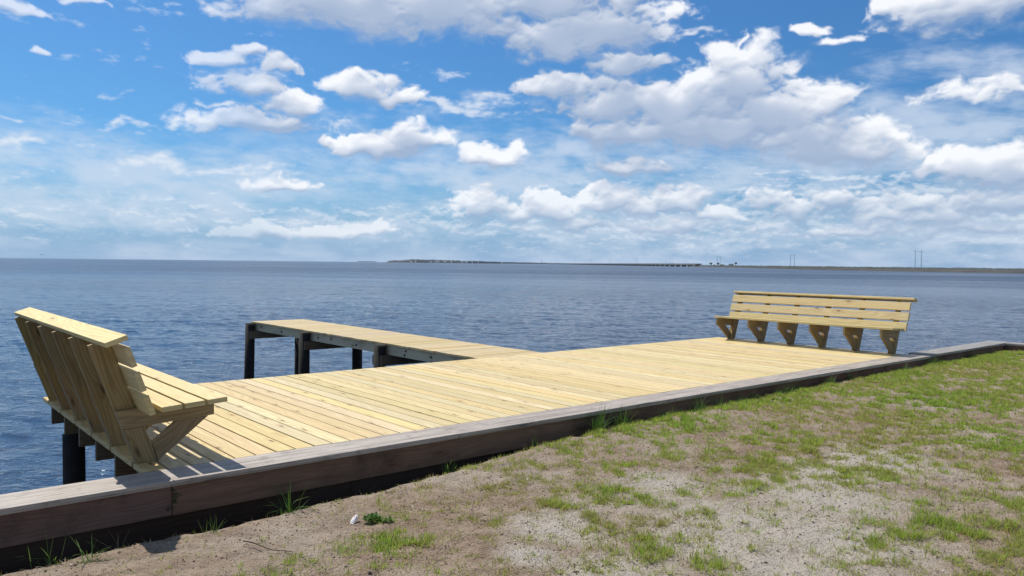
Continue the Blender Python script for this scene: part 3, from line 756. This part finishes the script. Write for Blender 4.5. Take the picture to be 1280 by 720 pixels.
def ridge(name, pts, width, h_fn, mat, label, cat=None, kind='structure', step=6.0, cross=(0, 0.12, 0.5, 0.88, 1.0), prof=(0, 0.75, 1.0, 0.75, 0), base=WATER - 0.6):
    """land or wood mass along polar points (theta, d): a real mound with depth"""
    P = [Vector((*pol(t, d), 0)) for t, d in pts]
    S = [P[0]]
    for a, b in zip(P[:-1], P[1:]):
        k = max(1, int((b - a).length / step))
        S += [a.lerp(b, (i + 1) / k) for i in range(k)]
    v = []; f = []; nc = len(cross)
    for i, q in enumerate(S):
        dn_ = q.normalized(); hh = h_fn(i, len(S), q)
        for c, pr in zip(cross, prof):
            jit = random.uniform(0.88, 1.1) if 0 < pr < 1.01 and kind == 'stuff' else 1.0
            w_ = q + dn_ * (c * width)
            v.append((w_.x, w_.y, base + (hh - base) * pr * jit if pr > 0 else base))
    for i in range(len(S) - 1):
        for k in range(nc - 1):
            f.append([i * nc + k, (i + 1) * nc + k, (i + 1) * nc + k + 1, i * nc + k + 1])
    f.append([k for k in range(nc)]); f.append([(len(S) - 1) * nc + k for k in range(nc)][::-1])
    o = raw_mesh(name, v, f, mat, None, False)
    return tag(o, label, cat, None, kind)

# wooded headland, 6 km off
rr = random.Random(3)
def h_head(i, nn, q):
    th = math.degrees(math.atan2(q.y, q.x)); d = q.length
    px = np.interp(th, [40, 43, 46, 50, 52, 54.4, 57.2, 57.5, 58.4, 58.8], [0.5, 0.6, 1.0, 1.5, 2.3, 3.2, 3.5, 2.2, 1.9, 0.8])
    return EYE + px / FPX * d + (rr.uniform(-0.5, 0.5) + 0.5 * math.sin(i * 0.11)) * d / 3300 * 0.8
ridge('headland', [(58.9, 3330), (57, 3270), (53, 3350), (50, 4600), (46, 6300), (40, 6600)], 400, lambda i, n_, q: 1.2, M['sandfar'], 'low far headland across the bay', step=120)
ridge('headland_woods', [(58.75, 3360), (57, 3300), (53, 3380), (50, 4630), (46, 6330), (40.2, 6630)], 120, h_head, M['woods'],
      'blue hazy woods covering the far headland left of the bridge', 'woods', 'stuff', step=9)
# faint far land left of the headland
ridge('distant_shore', [(60.9, 7000), (60.2, 7000), (59.6, 7000)], 300, lambda i, n_, q: 5.5 + rr.uniform(-1.5, 1.5), M['woods'], 'faint sliver of land on the horizon', step=12)
# low shore behind the spit
ridge('mainland_shore', [(42.0, 4600), (36, 4000), (30, 3500), (22, 3100), (15, 2900), (2, 2800)], 300, lambda i, n_, q: EYE + 0.55 / FPX * q.length + rr.uniform(-0.9, 1.2), M['woods'],
      'thin dark line of mainland behind the spit', step=7)
# spit: low sand and scrub
spit_pts = [(36.9, 1400), (35.2, 1330), (33.6, 1230), (31.5, 980), (29.9, 820), (27.5, 730), (25.3, 680), (22.2, 645), (18.5, 610), (16.3, 590), (12, 575), (5, 570), (-6, 600)]
ridge('sand_spit', spit_pts, 150, lambda i, n_, q: 0.1 + 0.5 * math.sin(i * 0.05) ** 2 + rr.uniform(-0.1, 0.1), M['sandfar'], 'low sandy spit reaching in from the right', step=8,
      cross=(0, 0.03, 0.12, 0.6, 1.0), prof=(0, 0.72, 0.95, 1.0, 0))
def h_scr(i, nn, q):
    th = math.degrees(math.atan2(q.y, q.x))
    g_ = vnoise(np.array([i * 0.11]), np.array([0.5]), 5)[0]
    return (0.95 + 1.1 * g_ + rr.uniform(-0.3, 0.5)) * (1.0 if th > 19.5 or th < 15 else 0.6 + 0.6 * g_) * min(1.0, 0.45 + q.length / 1800)
ridge('scrub', [(t, d + (5 if not 15 < t < 19.6 else 30)) for t, d in spit_pts[1:]], 90, h_scr, M['scrub'], 'dark low scrub along the sandy spit', 'scrub', 'stuff', step=2.2, base=-0.6)

# causeway bridge
br = empty('causeway_bridge', (*pol(36.3, 1450), 0), 'long low trestle bridge crossing the bay on many piers', 'bridge')
A = Vector((*pol(36.25, 1450), 0)); B = Vector((*pol(47.2, 5600), 0)); dv = (B - A); LB = dv.length; dv.normalize(); sv = Vector((-dv.y, dv.x, 0))
zt = 3.9
mb = MB(); mb.box(A + dv * LB / 2 + Vector((0, 0, zt - 0.9)), dv * LB, sv * 11, (0, 0, 1.5)); under(mb.build('roadway', M['concrete']), br)
for s in (-1, 1):
    mb = MB(); mb.box(A + dv * LB / 2 + sv * s * 5.3 + Vector((0, 0, zt + 0.35)), dv * LB, sv * 0.4, (0, 0, 0.98)); under(mb.build('parapet', M['concrete']), br)
for i in range(92):
    c = A + dv * (12 + i * 49)
    if (c - A).length > LB - 5: break
    mb = MB(); mb.box(c + Vector((0, 0, zt - 2.1)), sv * 10, dv * 2.2, (0, 0, 0.88)); mb.box(c + Vector((0, 0, (zt - 2.55 + WATER - 2) / 2)), (0, 0, zt - 2.55 - WATER + 2), sv * 8.5, dv * 1.5)
    under(mb.build('pier', M['concrete']), br)
# twin-pole power line
towers = [(1147, 1435, 'tallest and rightmost of the twin-pole power pylons beyond the spit'), (990, 1910, 'second from the right of the twin-pole power pylons, over the middle of the spit'),
          (898, 2384, 'twin-pole power pylon just behind the small trees at the end of the bridge'), (839, 2940, 'twin-pole power pylon rising over the nearest bridge spans'),
          (795, 3350, 'second twin-pole pylon along the bridge counted from the small trees'), (762, 3950, 'third twin-pole pylon along the bridge counted from the small trees'),
          (738, 4400, 'fourth twin-pole pylon along the bridge counted from the small trees'), (718, 4800, 'faintest and farthest of the twin-pole power pylons')]
for u, d, lab in towers:
    th = YAW - math.atan((u - 640) / FPX)
    c = Vector((d * math.cos(th), d * math.sin(th), 0)); t = Vector((math.sin(th), -math.cos(th), 0))
    root = empty('power_pylon', (c.x, c.y, WATER), lab, 'power pylon', 'twin-pole power pylons crossing the bay')
    ztop = 31.0
    for s in (-1, 1):
        q = c + t * s * 4.4
        mb = MB(); mb.tube([(q.x, q.y, -2.5), (q.x, q.y, ztop)], [0.42, 0.30], 8); under(mb.build('pole', M['polegrey']), root)
    mb = MB(); mb.box(c + Vector((0, 0, ztop - 3.5)), t * 15, t.cross(Vector((0, 0, 1))) * 0.3, (0, 0, 0.35)); under(mb.build('crossarm', M['polegrey']), root)
# lone mast on the low land
th = YAW - math.atan((676.6 - 640) / FPX); c = Vector((6200 * math.cos(th), 6200 * math.sin(th), 0))
mb = MB(); mb.tube([(c.x, c.y, -1), (c.x, c.y, 38)], [1.6, 1.0], 8)
tag(mb.build('radio_mast', M['polegrey']), 'lone slim mast on the low land between headland and bridge', 'mast')
# houses on the headland
hrnd = random.Random(12)
for i, u in enumerate([513.5, 519, 538, 544.5, 547.5, 555.5, 556.8, 564, 577, 583, 590, 597, 607, 611, 627]):
    th = YAW - math.atan((u - 640) / FPX); d = float(np.interp(math.degrees(th), [50, 53, 57, 58.9], [4560, 3320, 3242, 3300])) + hrnd.uniform(-4, 4)
    c = Vector((d * math.cos(th), d * math.sin(th), 0)); w_ = hrnd.choice([5, 7, 9]); h_ = hrnd.uniform(2.6, 4.0); zb = 0.2 + hrnd.uniform(0, 0.8)
    root = empty('house', (c.x, c.y, zb), 'small white house at the foot of the wooded headland', 'house', 'white houses along the headland shore')
    dn_ = c.normalized(); t = Vector((dn_.y, -dn_.x, 0))
    mb = MB(); mb.box(c + Vector((0, 0, zb + h_ / 2 - 1.5)), t * w_, dn_ * 9, (0, 0, h_ + 3)); under(mb.build('wall', M['housewhite']), root)
    a, b = t * w_ / 2 * 1.1, dn_ * 5.2
    zz = Vector((0, 0, zb + h_)); pts = [c - a - b + zz, c + a - b + zz, c + a + b + zz, c - a + b + zz, c - a + zz + Vector((0, 0, 2.6)), c + a + zz + Vector((0, 0, 2.6))]
    mb = MB(); mb.solid(pts, [[0, 1, 5, 4], [2, 3, 4, 5], [0, 4, 3], [1, 2, 5], [0, 3, 2, 1]], t); under(mb.build('roof', M['houseroof']), root)
# trees on the tip of the spit
trees = [(887.6, 1375, 6.0, 2.2, 'wind-bent tree standing first at the left end of the little group on the spit'), (892.5, 1372, 3.0, 2.0, 'low round bush between the two bent trees on the spit'),
         (896.3, 1368, 6.0, 2.1, 'bent tree directly in front of the pylon foot'), (902.3, 1360, 3.4, 4.0, 'wide dark bush right of the pylon foot, broadest of the group'),
         (913.5, 1330, 4.2, 3.4, 'rounded dark tree leaning against the palm at the right of the group'), (918.5, 1325, 6.4, 2.0, 'palm-like tree at the right end of the little group on the spit')]
for u, d, H, Rw, lab in trees:
    th = YAW - math.atan((u - 640) / FPX); c = Vector((d * math.cos(th), d * math.sin(th), 0.0)); dn_ = c.normalized(); t = Vector((dn_.y, -dn_.x, 0))
    root = empty('tree' if H > 4 else 'bush', (c.x, c.y, 0.0), lab, 'tree' if H > 4 else 'bush', 'small trees at the tip of the spit')
    top = c + t * (0.9 if H > 5 else 0.2) + Vector((0, 0, H - 1.2))
    mb = MB(); mb.tube([c + Vector((0, 0, -0.8)), c + (top - c) * 0.5 + t * 0.3, top], [0.35, 0.27, 0.2], 7); under(mb.build('trunk', M['bark']), root)
    rl = np.random.default_rng(int(u)); nb = 260; vv = []; ff = []
    for k in range(nb):
        while True:
            e = rl.uniform(-1, 1, 3)
            if e @ e < 1: break
        lob = 0.65 + 0.5 * vnoise(np.array([e[0] * 2.2 + u]), np.array([e[2] * 2.2]), 3)[0]
        q = top + t * float(e[0] * Rw * 1.35 * lob) + dn_ * float(e[1] * Rw * lob) + Vector((0, 0, float(e[2] * min(2.0, H * 0.42) * lob)))
        a = Vector(rl.normal(0, 1, 3)).normalized(); b_ = a.cross(Vector(rl.normal(0, 1, 3))).normalized(); s_ = 0.46
        i0 = len(vv); vv += [q - a * s_, q + b_ * s_ * 0.6, q + a * s_, q - b_ * s_ * 0.6]; ff.append([i0, i0 + 1, i0 + 2, i0 + 3])
    under(raw_mesh('crown', vv, ff, M['leaf']), root)
# a gull far out over the water
bd = empty('seabird', (0, 0, 0), 'tiny dark bird flying low over the water at the far left', 'bird')
th = YAW - math.atan((52 - 640) / FPX); d = 160.0
vv = [(-0.22, 0, 0), (0, 0.05, 0.03), (0.2, 0, 0), (0, -0.05, 0.02), (0, 0, -0.05)]
M['bird'] = plain('bird_plumage', (0.06, 0.06, 0.065), 0.8, 9, 0.3)
raw_mesh('body', vv, [[0, 1, 4], [1, 2, 4], [2, 3, 4], [3, 0, 4], [0, 3, 2, 1]], M['bird'], bd)
for s in (-1, 1):
    raw_mesh('wing', [(-0.08, 0.03 * s, 0.0), (0.09, 0.03 * s, 0.0), (0.07, 0.26 * s, 0.09), (-0.02, 0.5 * s, 0.03), (-0.08, 0.26 * s, 0.08), (0, 0.2 * s, 0.03)],
             [[0, 1, 2, 4], [4, 2, 3], [1, 0, 5], [2, 1, 5], [0, 4, 5], [4, 2, 5]], M['bird'], bd)
bd.location = (d * math.cos(th), d * math.sin(th), EYE + d * 0.0034); bd.rotation_euler = (0.1, 0, th + 0.9)

# ------------------------------------------------------------------ haze
m = bpy.data.materials.new('sea_haze'); m.use_nodes = True; nt = m.node_tree; nt.nodes.clear()
o_ = nt.nodes.new('ShaderNodeOutputMaterial'); pv = nt.nodes.new('ShaderNodeVolumePrincipled')
pv.inputs['Color'].default_value = (0.72, 0.86, 1.0, 1); pv.inputs['Density'].default_value = HAZE; pv.inputs['Anisotropy'].default_value = 0.0
nt.links.new(pv.outputs[0], o_.inputs['Volume'])
hx, hz0, hz1 = 7900.0, -4.2, 42.0
v = [(x, y, z) for x in (-hx, hx) for y in (-hx, hx) for z in (hz0, hz1)]
if HAZE > 0:
    hz = raw_mesh('haze', v, [[0, 1, 3, 2], [4, 6, 7, 5], [0, 4, 5, 1], [2, 3, 7, 6], [0, 2, 6, 4], [1, 5, 7, 3]], m)
    tag(hz, 'thin blue sea haze', 'haze', kind='stuff')

# ------------------------------------------------------------------ camera
cam = bpy.data.cameras.new('camera'); co = bpy.data.objects.new('camera', cam); COL.objects.link(co)
cam.sensor_width = 36.0; cam.lens = 36.0 * FPX / 1280.0; cam.clip_start = 0.05; cam.clip_end = 60000.0
Fv = Vector((math.cos(PITCH) * math.cos(YAW), math.cos(PITCH) * math.sin(YAW), -math.sin(PITCH)))
Rv = Vector((math.sin(YAW), -math.cos(YAW), 0)); Uv = Rv.cross(Fv)
c_, s_ = math.cos(ROLL), math.sin(ROLL)
R2 = c_ * Rv + s_ * Uv; U2 = c_ * Uv - s_ * Rv
co.matrix_world = Matrix(((R2.x, U2.x, -Fv.x, 0), (R2.y, U2.y, -Fv.y, 0), (R2.z, U2.z, -Fv.z, EYE), (0, 0, 0, 1)))
scene.camera = co

# ------------------------------------------------------------------ sun and sky
sd = bpy.data.lights.new('sun', 'SUN'); so = bpy.data.objects.new('sun', sd); COL.objects.link(so)
sd.energy = SUN; sd.angle = math.radians(0.53); sd.color = (1.0, 0.955, 0.88)
sdir = Vector((-0.05, math.cos(SUN_EL), math.sin(SUN_EL)))
so.rotation_euler = sdir.to_track_quat('Z', 'Y').to_euler()
world = bpy.data.worlds.new('World'); scene.world = world; world.use_nodes = True
wt_ = world.node_tree; wt_.nodes.clear(); n = N(wt_)
sky = n.add('ShaderNodeTexSky'); sky.sky_type = 'NISHITA'; sky.sun_disc = False
sky.sun_elevation = SUN_EL; sky.sun_rotation = -0.09; sky.altitude = 0; sky.air_density = 1.0; sky.dust_density = 0.9; sky.ozone_density = 2.6
CU= [(-0.2426, 0.3153, 0.1231, 0.0533, 1), (-0.1746, 0.3128, 0.1128, 0.0574, 1), (-0.0849, 0.3195, 0.1436, 0.0636, 1), (0.0466, 0.3318, 0.1231, 0.0513, 1), (0.1076, 0.2949, 0.0985, 0.0472, 1), (0.0524, 0.2785, 0.0677, 0.039, 1), (0.1363, 0.2503, 0.0533, 0.0226, 1), (0.2797, 0.2153, 0.0677, 0.0513, 1), (0.2083, 0.1927, 0.1077, 0.0451, 1), (0.1241, 0.2005, 0.0821, 0.0369, 1), (0.0501, 0.2211, 0.0554, 0.0226, 1), (0.3176, 0.1768, 0.0985, 0.0492, 1), (0.2474, 0.1698, 0.1436, 0.0472, 1), (0.3815, 0.1339, 0.0923, 0.0369, 1), (0.1497, 0.16, 0.0821, 0.0369, 1), (0.35, 0.1514, 0.0718, 0.041, 1), (-0.1737, 0.1418, 0.0718, 0.0205, 1), (-0.1238, 0.1515, 0.0574, 0.0246, 1), (-0.0222, 0.1284, 0.041, 0.0256, 1), (-0.1888, 0.2149, 0.0533, 0.0226, 1), (-0.1542, 0.2066, 0.041, 0.0164, 1), (-0.3174, 0.165, 0.0882, 0.0226, 0.85), (-0.2708, 0.1884, 0.0451, 0.0185, 0.8), (-0.3284, 0.2112, 0.0472, 0.0246, 0.62), (-0.3266, 0.2496, 0.0226, 0.0092, 0.7), (-0.2897, 0.2356, 0.0267, 0.0123, 0.55), (-0.3492, 0.236, 0.041, 0.0123, 0.5), (-0.2941, 0.0917, 0.0451, 0.0103, 0.8), (-0.3173, 0.0326, 0.0595, 0.0123, 0.8), (-0.1929, 0.0391, 0.0472, 0.0154, 0.9), (-0.232, 0.0314, 0.041, 0.0103, 0.8), (-0.042, 0.0681, 0.0451, 0.0267, 0.7), (0.0092, 0.0585, 0.041, 0.0185, 0.7), (0.05, 0.067, 0.0513, 0.0246, 0.85), (0.1259, 0.0795, 0.041, 0.0226, 0.95), (0.1611, 0.0695, 0.0513, 0.0226, 0.8), (0.2054, 0.0774, 0.041, 0.0267, 0.95), (0.2494, 0.0593, 0.041, 0.0185, 0.8), (0.0808, 0.0489, 0.0615, 0.0144, 0.6), (0.2109, 0.0454, 0.0821, 0.0123, 0.6), (0.3151, 0.0783, 0.0308, 0.0185, 0.95), (0.3383, 0.0626, 0.041, 0.0164, 0.8), (0.3915, 0.0752, 0.0287, 0.0164, 0.95), (0.4389, 0.0594, 0.0513, 0.0185, 0.8), (0.4717, 0.0698, 0.041, 0.0164, 0.7), (0.4225, 0.041, 0.0821, 0.0123, 0.6), (0.5197, 0.0447, 0.0615, 0.0144, 0.7), (0.5296, 0.1087, 0.0615, 0.0267, 1), (0.5669, 0.0999, 0.0513, 0.0308, 1), (0.553, 0.0703, 0.0615, 0.0267, 0.9), (0.5038, 0.0583, 0.0615, 0.0205, 0.8), (0.5213, 0.2843, 0.0923, 0.0349, 0.85), (0.4861, 0.2957, 0.0513, 0.0267, 0.8), (-0.573, 0.2659, 0.0369, 0.0123, 0.8), (-0.5042, 0.285, 0.0205, 0.0062, 0.6), (0.365, 0.2818, 0.0205, 0.0092, 0.6), (0.3916, 0.2661, 0.0267, 0.0062, 0.5), (-0.5442, 0.2229, 0.0092, 0.0062, 0.7), (0.1503, 0.1198, 0.0513, 0.0164, 0.7), (0.5237, 0.1898, 0.041, 0.0144, 0.4)]
CW= [(-0.0687, 0.2004, 0.0923, 0.0123, 0.9), (-0.4651, 0.1526, 0.0718, 0.0103, 0.8), (-0.3935, 0.1642, 0.0513, 0.0103, 0.7), (-0.4237, 0.1109, 0.0718, 0.0144, 0.8), (-0.3448, 0.1087, 0.1231, 0.0123, 0.7), (-0.5691, 0.1272, 0.0472, 0.0082, 0.9), (-0.5725, 0.1533, 0.0308, 0.0041, 0.7), (0.228, 0.2854, 0.0472, 0.0082, 0.9), (0.1774, 0.2829, 0.0205, 0.0051, 0.7), (-0.3627, 0.1837, 0.0369, 0.0072, 0.8), (0.3755, 0.2067, 0.0615, 0.0082, 0.7), (-0.0842, 0.2393, 0.0513, 0.0072, 0.5), (-0.3082, 0.2138, 0.0615, 0.041, 0.4), (-0.2131, 0.176, 0.0308, 0.0144, 0.6), (-0.223, 0.2198, 0.0308, 0.0144, 0.6), (-0.4316, 0.2957, 0.041, 0.0072, 0.5), (-0.3714, 0.2975, 0.0615, 0.0082, 0.5)]
CS= [(0.5015, 0.152, 0.2359, 0.0769, 0.8), (0.3508, 0.1132, 0.2051, 0.0513, 0.6), (0.0593, 0.1372, 0.3385, 0.0615, 0.65), (-0.0832, 0.1151, 0.2256, 0.0462, 0.7), (-0.4407, 0.0591, 0.3385, 0.0513, 0.75), (-0.1432, 0.0431, 0.4103, 0.041, 0.65), (0.2594, 0.0415, 0.4103, 0.041, 0.7), (0.5201, 0.0314, 0.2564, 0.0513, 0.55), (-0.5358, 0.125, 0.1231, 0.041, 0.4), (0.5534, 0.1954, 0.1231, 0.0615, 0.5)]
# ------------------------------------------------------------------ cloud field, computed from noise over (azimuth, tan elevation)
CW_, CH_ = 2048, 704
A0, A1, B0, B1 = -0.95, 0.95, -0.02, 0.62
def gfbm(x, y, seed, octv, gain=0.5, billow=False):
    s = np.zeros(x.shape, np.float32); amp = 1.0; tot = 0.0
    c, q = 0.8, 0.6
    for k in range(octv):
        n_ = gnoise(x, y, seed + 7 * k)
        if billow: n_ = 1.0 - 2.0 * np.abs(n_)
        s += amp * n_; tot += amp; amp *= gain
        x, y = (x * c - y * q) * 2.03 + 3.7, (x * q + y * c) * 2.03 - 1.9
    return s / tot
def sstep(x, lo, hi):
    t = np.clip((x - lo) / (hi - lo), 0, 1); return t * t * (3 - 2 * t)
def shift(F, dx, dy):
    """value found dx pixels to the right and dy pixels up"""
    return np.roll(np.roll(F, -dx, 1), -dy, 0)
def make_clouds():
    a = np.linspace(A0, A1, CW_, dtype=np.float32); b = np.linspace(B0, B1, CH_, dtype=np.float32)
    A, B = np.meshgrid(a, b)
    wx = gfbm(A * 22, B * 30, 3, 3, 0.45) * 0.022; wy = gfbm(A * 22 + 9, B * 30, 5, 3, 0.45) * 0.014
    # cumulus: each listed heap is broken up into many puffs with a flatter base
    E = np.full(A.shape, -1.0, np.float32); pr = np.random.RandomState(4)
    kx = (CW_ - 1) / (A1 - A0); ky = (CH_ - 1) / (B1 - B0)
    def stamp(ca, cb, ra, rb, s, flat):
        i0 = max(0, int((ca - 2.0 * ra - 0.03 - A0) * kx)); i1 = min(CW_, int((ca + 2.0 * ra + 0.03 - A0) * kx) + 1)
        j0 = max(0, int((cb - 2.0 * rb - 0.03 - B0) * ky)); j1 = min(CH_, int((cb + 2.0 * rb + 0.03 - B0) * ky) + 1)
        if i1 <= i0 or j1 <= j0: return
        w = (slice(j0, j1), slice(i0, i1))
        X = (A[w] + wx[w] - ca) / ra; Y = (B[w] + wy[w] - cb) / rb
        Y = np.where(Y < 0, Y * flat, Y)
        E[w] = np.maximum(E[w], s * (1 - np.sqrt(X * X + Y * Y)))
    for ca, cb, ra, rb, s in CU:
        stamp(ca, cb, ra, rb, s, 1.5)
        n_ = int(4 + 90 * ra)
        for k in range(n_):
            t = pr.uniform(-1, 1); ang = PI * (0.5 - 0.5 * t)
            q = pr.uniform(0.45, 0.85)
            r_ = rb * pr.uniform(0.28, 0.55)
            stamp(ca + math.cos(ang) * ra * q, cb + math.sin(ang) * rb * q * 0.9, r_ * 1.25, r_, s * 0.62, 1.0)
    near_h = 1 - sstep(B, 0.08, 0.14)          # towards the horizon everything looks smaller
    f = gfbm(A * 24, B * 36, 11, 7, 0.56); f2 = gfbm(A * 52, B * 84, 13, 6, 0.56); f = f * (1 - near_h) + f2 * near_h
    bl = gfbm(A * 34 + wx * 60, B * 46 + wy * 60, 23, 5, 0.52, True); bl2 = gfbm(A * 70, B * 100, 27, 4, 0.52, True); bl = bl * (1 - near_h) + bl2 * near_h
    dens = E * 1.22 + 0.60 * f + 0.26 * bl + 0.04
    rho = np.clip(dens + 0.06, 0, 1.0)
    # crisp on the lit side, melting away underneath
    below = np.clip((shift(rho, -3, 16) - rho) * 2.2 + 0.25, 0, 1)
    soft_ = 0.42 + 0.65 * below + 0.60 * sstep(gfbm(A * 8, B * 14, 61, 3), 0.0, 0.6)
    alpha = sstep(rho / soft_, 0.03, 1.0)
    # light comes from above: what lies higher in the heap shades what lies below
    def blur(F, r):
        for ax in (0, 1):
            for k_ in range(2):
                c_ = np.cumsum(np.pad(F, [(r + 1, r) if i_ == ax else (0, 0) for i_ in (0, 1)], mode='edge'), axis=ax, dtype=np.float64)
                F = ((np.take(c_, range(2 * r + 1, c_.shape[ax]), ax) - np.take(c_, range(0, c_.shape[ax] - 2 * r - 1), ax)) / (2 * r + 1)).astype(np.float32)
        return F
    r4 = blur(rho, 3); r9 = blur(rho, 8)
    S = np.zeros_like(rho)
    for F_, d_, wgt in ((r4, 6, .5), (r4, 11, .7), (r4, 17, .9), (r9, 25, 1.1), (r9, 36, 1.3), (r9, 50, 1.4), (r9, 66, 1.3), (r9, 84, 1.0)):
        S += wgt * shift(F_, -d_ // 4, d_)
    S = 1 - np.exp(-0.44 * S)
    rel = (r4 - shift(r4, -1, 5)) * 1.2 + 0.5 * (rho - shift(rho, -1, 3)) + 0.5 * (r9 - shift(r9, -3, 14))
    shade = np.clip(S * 1.02 - 0.85 * rel - 0.06 + 0.16 * gfbm(A * 11, B * 17, 71, 4), 0, 1)
    shade[-90:] = shade[-91]
    alpha[-90:] *= np.linspace(1, 0, 90)[:, None] ** 0.5
    # thin streaks and veils
    def soft(L, warp):
        e = np.full(A.shape, -1.0, np.float32)
        for ca, cb, ra, rb, s in L:
            e = np.maximum(e, s * (1 - np.sqrt(((A + wx * warp - ca) / ra) ** 2 + ((B + wy * warp - cb) / rb) ** 2)))
        return e
    st = gfbm(A * 14 + B * 10, B * 75 - A * 8, 31, 6, 0.6)
    bits = gfbm(A * 50, B * 110, 37, 5, 0.6)
    wisp = sstep(soft(CW, 1.5) + 0.75 * bits + 0.30 * st, 0.10, 0.95)
    # small torn scraps drifting between the heaps
    scr = gfbm(A * 26, B * 60, 41, 6, 0.6)
    wisp = np.maximum(wisp, 0.55 * sstep(scr + 0.25 * st - 0.35 + 0.25 * sstep(-A, 0.0, 0.5), 0.10, 0.55) * sstep(B, 0.05, 0.12) * (1 - sstep(B, 0.30, 0.36)))
    v1 = gfbm(A * 4.5 + wx * 3, B * 15 + wy * 3, 43, 6, 0.58); v2 = gfbm(A * 13 - B * 9, B * 46 + A * 6, 47, 6, 0.62)
    veil = sstep(soft(CS, 2.5) + 0.55 * v1 + 0.55 * v2 + 0.12 * bits, -0.10, 0.85)
    bank = sstep(0.185 - B + 0.05 * v1 + 0.02 * v2, 0.0, 0.10)
    veil = np.maximum(veil, bank * sstep(0.42 * v2 + 0.75 * v1 + 0.40, 0.0, 0.85))
    # layered low heaps far off, thickest to the right
    lowf = gfbm(A * 34, B * 120, 53, 6, 0.55) + 0.35 * gfbm(A * 80, B * 150, 59, 4, 0.55, True) + 0.35 * gfbm(A * 6, B * 30, 67, 2)
    lowd = sstep(lowf + 0.45 * sstep(A, -0.25, 0.35) - 0.10 - 14 * np.abs(B - 0.05 - 0.02 * sstep(A, 0.1, 0.5)), -0.15, 0.45)
    lowa = 0.50 * lowd
    lsh = np.clip(0.55 - 2.2 * (lowf - shift(lowf, -1, 6)), 0, 1) * 0.75
    shade = np.where(lowa > alpha, shade * (alpha / np.maximum(lowa, 1e-3)) + lsh * (1 - alpha / np.maximum(lowa, 1e-3)), shade)
    alpha = alpha * (1 - 0.32 * sstep(-A, 0.26, 0.36))
    alpha = np.maximum(alpha, lowa)
    wisp = np.maximum(wisp, 0.0)
    return alpha, shade, np.clip(wisp, 0, 1), np.clip(veil, 0, 1)

_al, _sh, _wi, _ve = make_clouds()
_img = bpy.data.images.new('cloud_field', CW_, CH_, alpha=True, float_buffer=True)
_img.colorspace_settings.name = 'Non-Color'; _img.alpha_mode = 'CHANNEL_PACKED'
_img.pixels.foreach_set(np.stack([_al, _sh, _wi, _ve], -1).astype(np.float32).ravel()); _img.update(); _img.pack()
dr = n.add('ShaderNodeTexCoord').outputs['Generated']
dx, dy, dz = n.sep(dr)
az = n.math('ARCTAN2', n.math('SUBTRACT', n.math('MULTIPLY', dx, math.sin(YAW)), n.math('MULTIPLY', dy, math.cos(YAW))),
            n.math('ADD', n.math('MULTIPLY', dx, math.cos(YAW)), n.math('MULTIPLY', dy, math.sin(YAW))))
hl = n.math('SQRT', n.math('ADD', n.math('MULTIPLY', dx, dx), n.math('MULTIPLY', dy, dy)))
el = n.math('DIVIDE', dz, n.math('MAXIMUM', hl, 0.08))
P = n.comb(az, el)
im = n.add('ShaderNodeTexImage', image=_img, interpolation='Linear', extension='CLIP')
n.put(im.inputs['Vector'], n.comb(n.lin(az, A0, A1), n.lin(el, B0, B1)))
sc_ = n.add('ShaderNodeSeparateColor'); n.put(sc_.inputs[0], im.outputs['Color'])
d1, shade, d2 = sc_.outputs; d3 = im.outputs['Alpha']
# scattered cloud added over the unseen dome, thickened for whiter fill light; also reflected
rest = n.noise(n.comb(n.math('MULTIPLY', dx, 1.0), n.math('MULTIPLY', dy, 1.0), n.math('MULTIPLY', dz, 2.2)), 4.0, 6.0, 0.55)
outm = n.math('MAXIMUM', n.smooth(n.math('ABSOLUTE', az), 0.62, 0.85), n.smooth(el, 0.42, 0.60))
d4 = n.math('MULTIPLY', n.math('MULTIPLY', n.smooth(rest, 0.47, 0.64), outm), n.smooth(el, 0.02, 0.1))
base = sky.outputs[0]
base = n.mix(1.0, base, SKYTINT, 'MULTIPLY')
W = CLOUDW
ccol = n.mix(shade, (1.02 * W, 1.03 * W, 1.06 * W), (0.375 * W, 0.475 * W, 0.655 * W))
veilc = (0.69 * W, 0.775 * W, 0.90 * W)
low = n.smooth(el, 0.0, 0.13, 1.0, 0.0)
c = n.mix(n.math('MULTIPLY', low, 0.75), base, (0.31 * W, 0.485 * W, 0.76 * W))
c = n.mix(n.math('MULTIPLY', d3, 0.68), c, veilc)
c = n.mix(n.math('MULTIPLY', d2, 0.75), c, (0.84 * W, 0.89 * W, 0.96 * W))
fade = n.smooth(el, 0.0, 0.13, 0.50, 0.93)
c = n.mix(n.math('MULTIPLY', d1, fade), c, ccol)
c = n.mix(n.math('MULTIPLY', d4, 0.85), c, (0.8 * W, 0.84 * W, 0.9 * W))
bg = n.add('ShaderNodeBackground'); n.put(bg.inputs[0], c); bg.inputs[1].default_value = SKYS
ow = n.add('ShaderNodeOutputWorld'); n.L.new(bg.outputs[0], ow.inputs[0])
world.cycles.sampling_method = 'MANUAL'; world.cycles.sample_map_resolution = 512

vs = scene.view_settings
vs.view_transform = 'Standard'; vs.look = 'None'; vs.exposure = EXPO; vs.gamma = 1.0; vs.use_curve_mapping = False
scene.cycles.max_bounces = 6; scene.cycles.diffuse_bounces = 3; scene.cycles.glossy_bounces = 3; scene.cycles.transmission_bounces = 4
scene.cycles.volume_bounces = 1
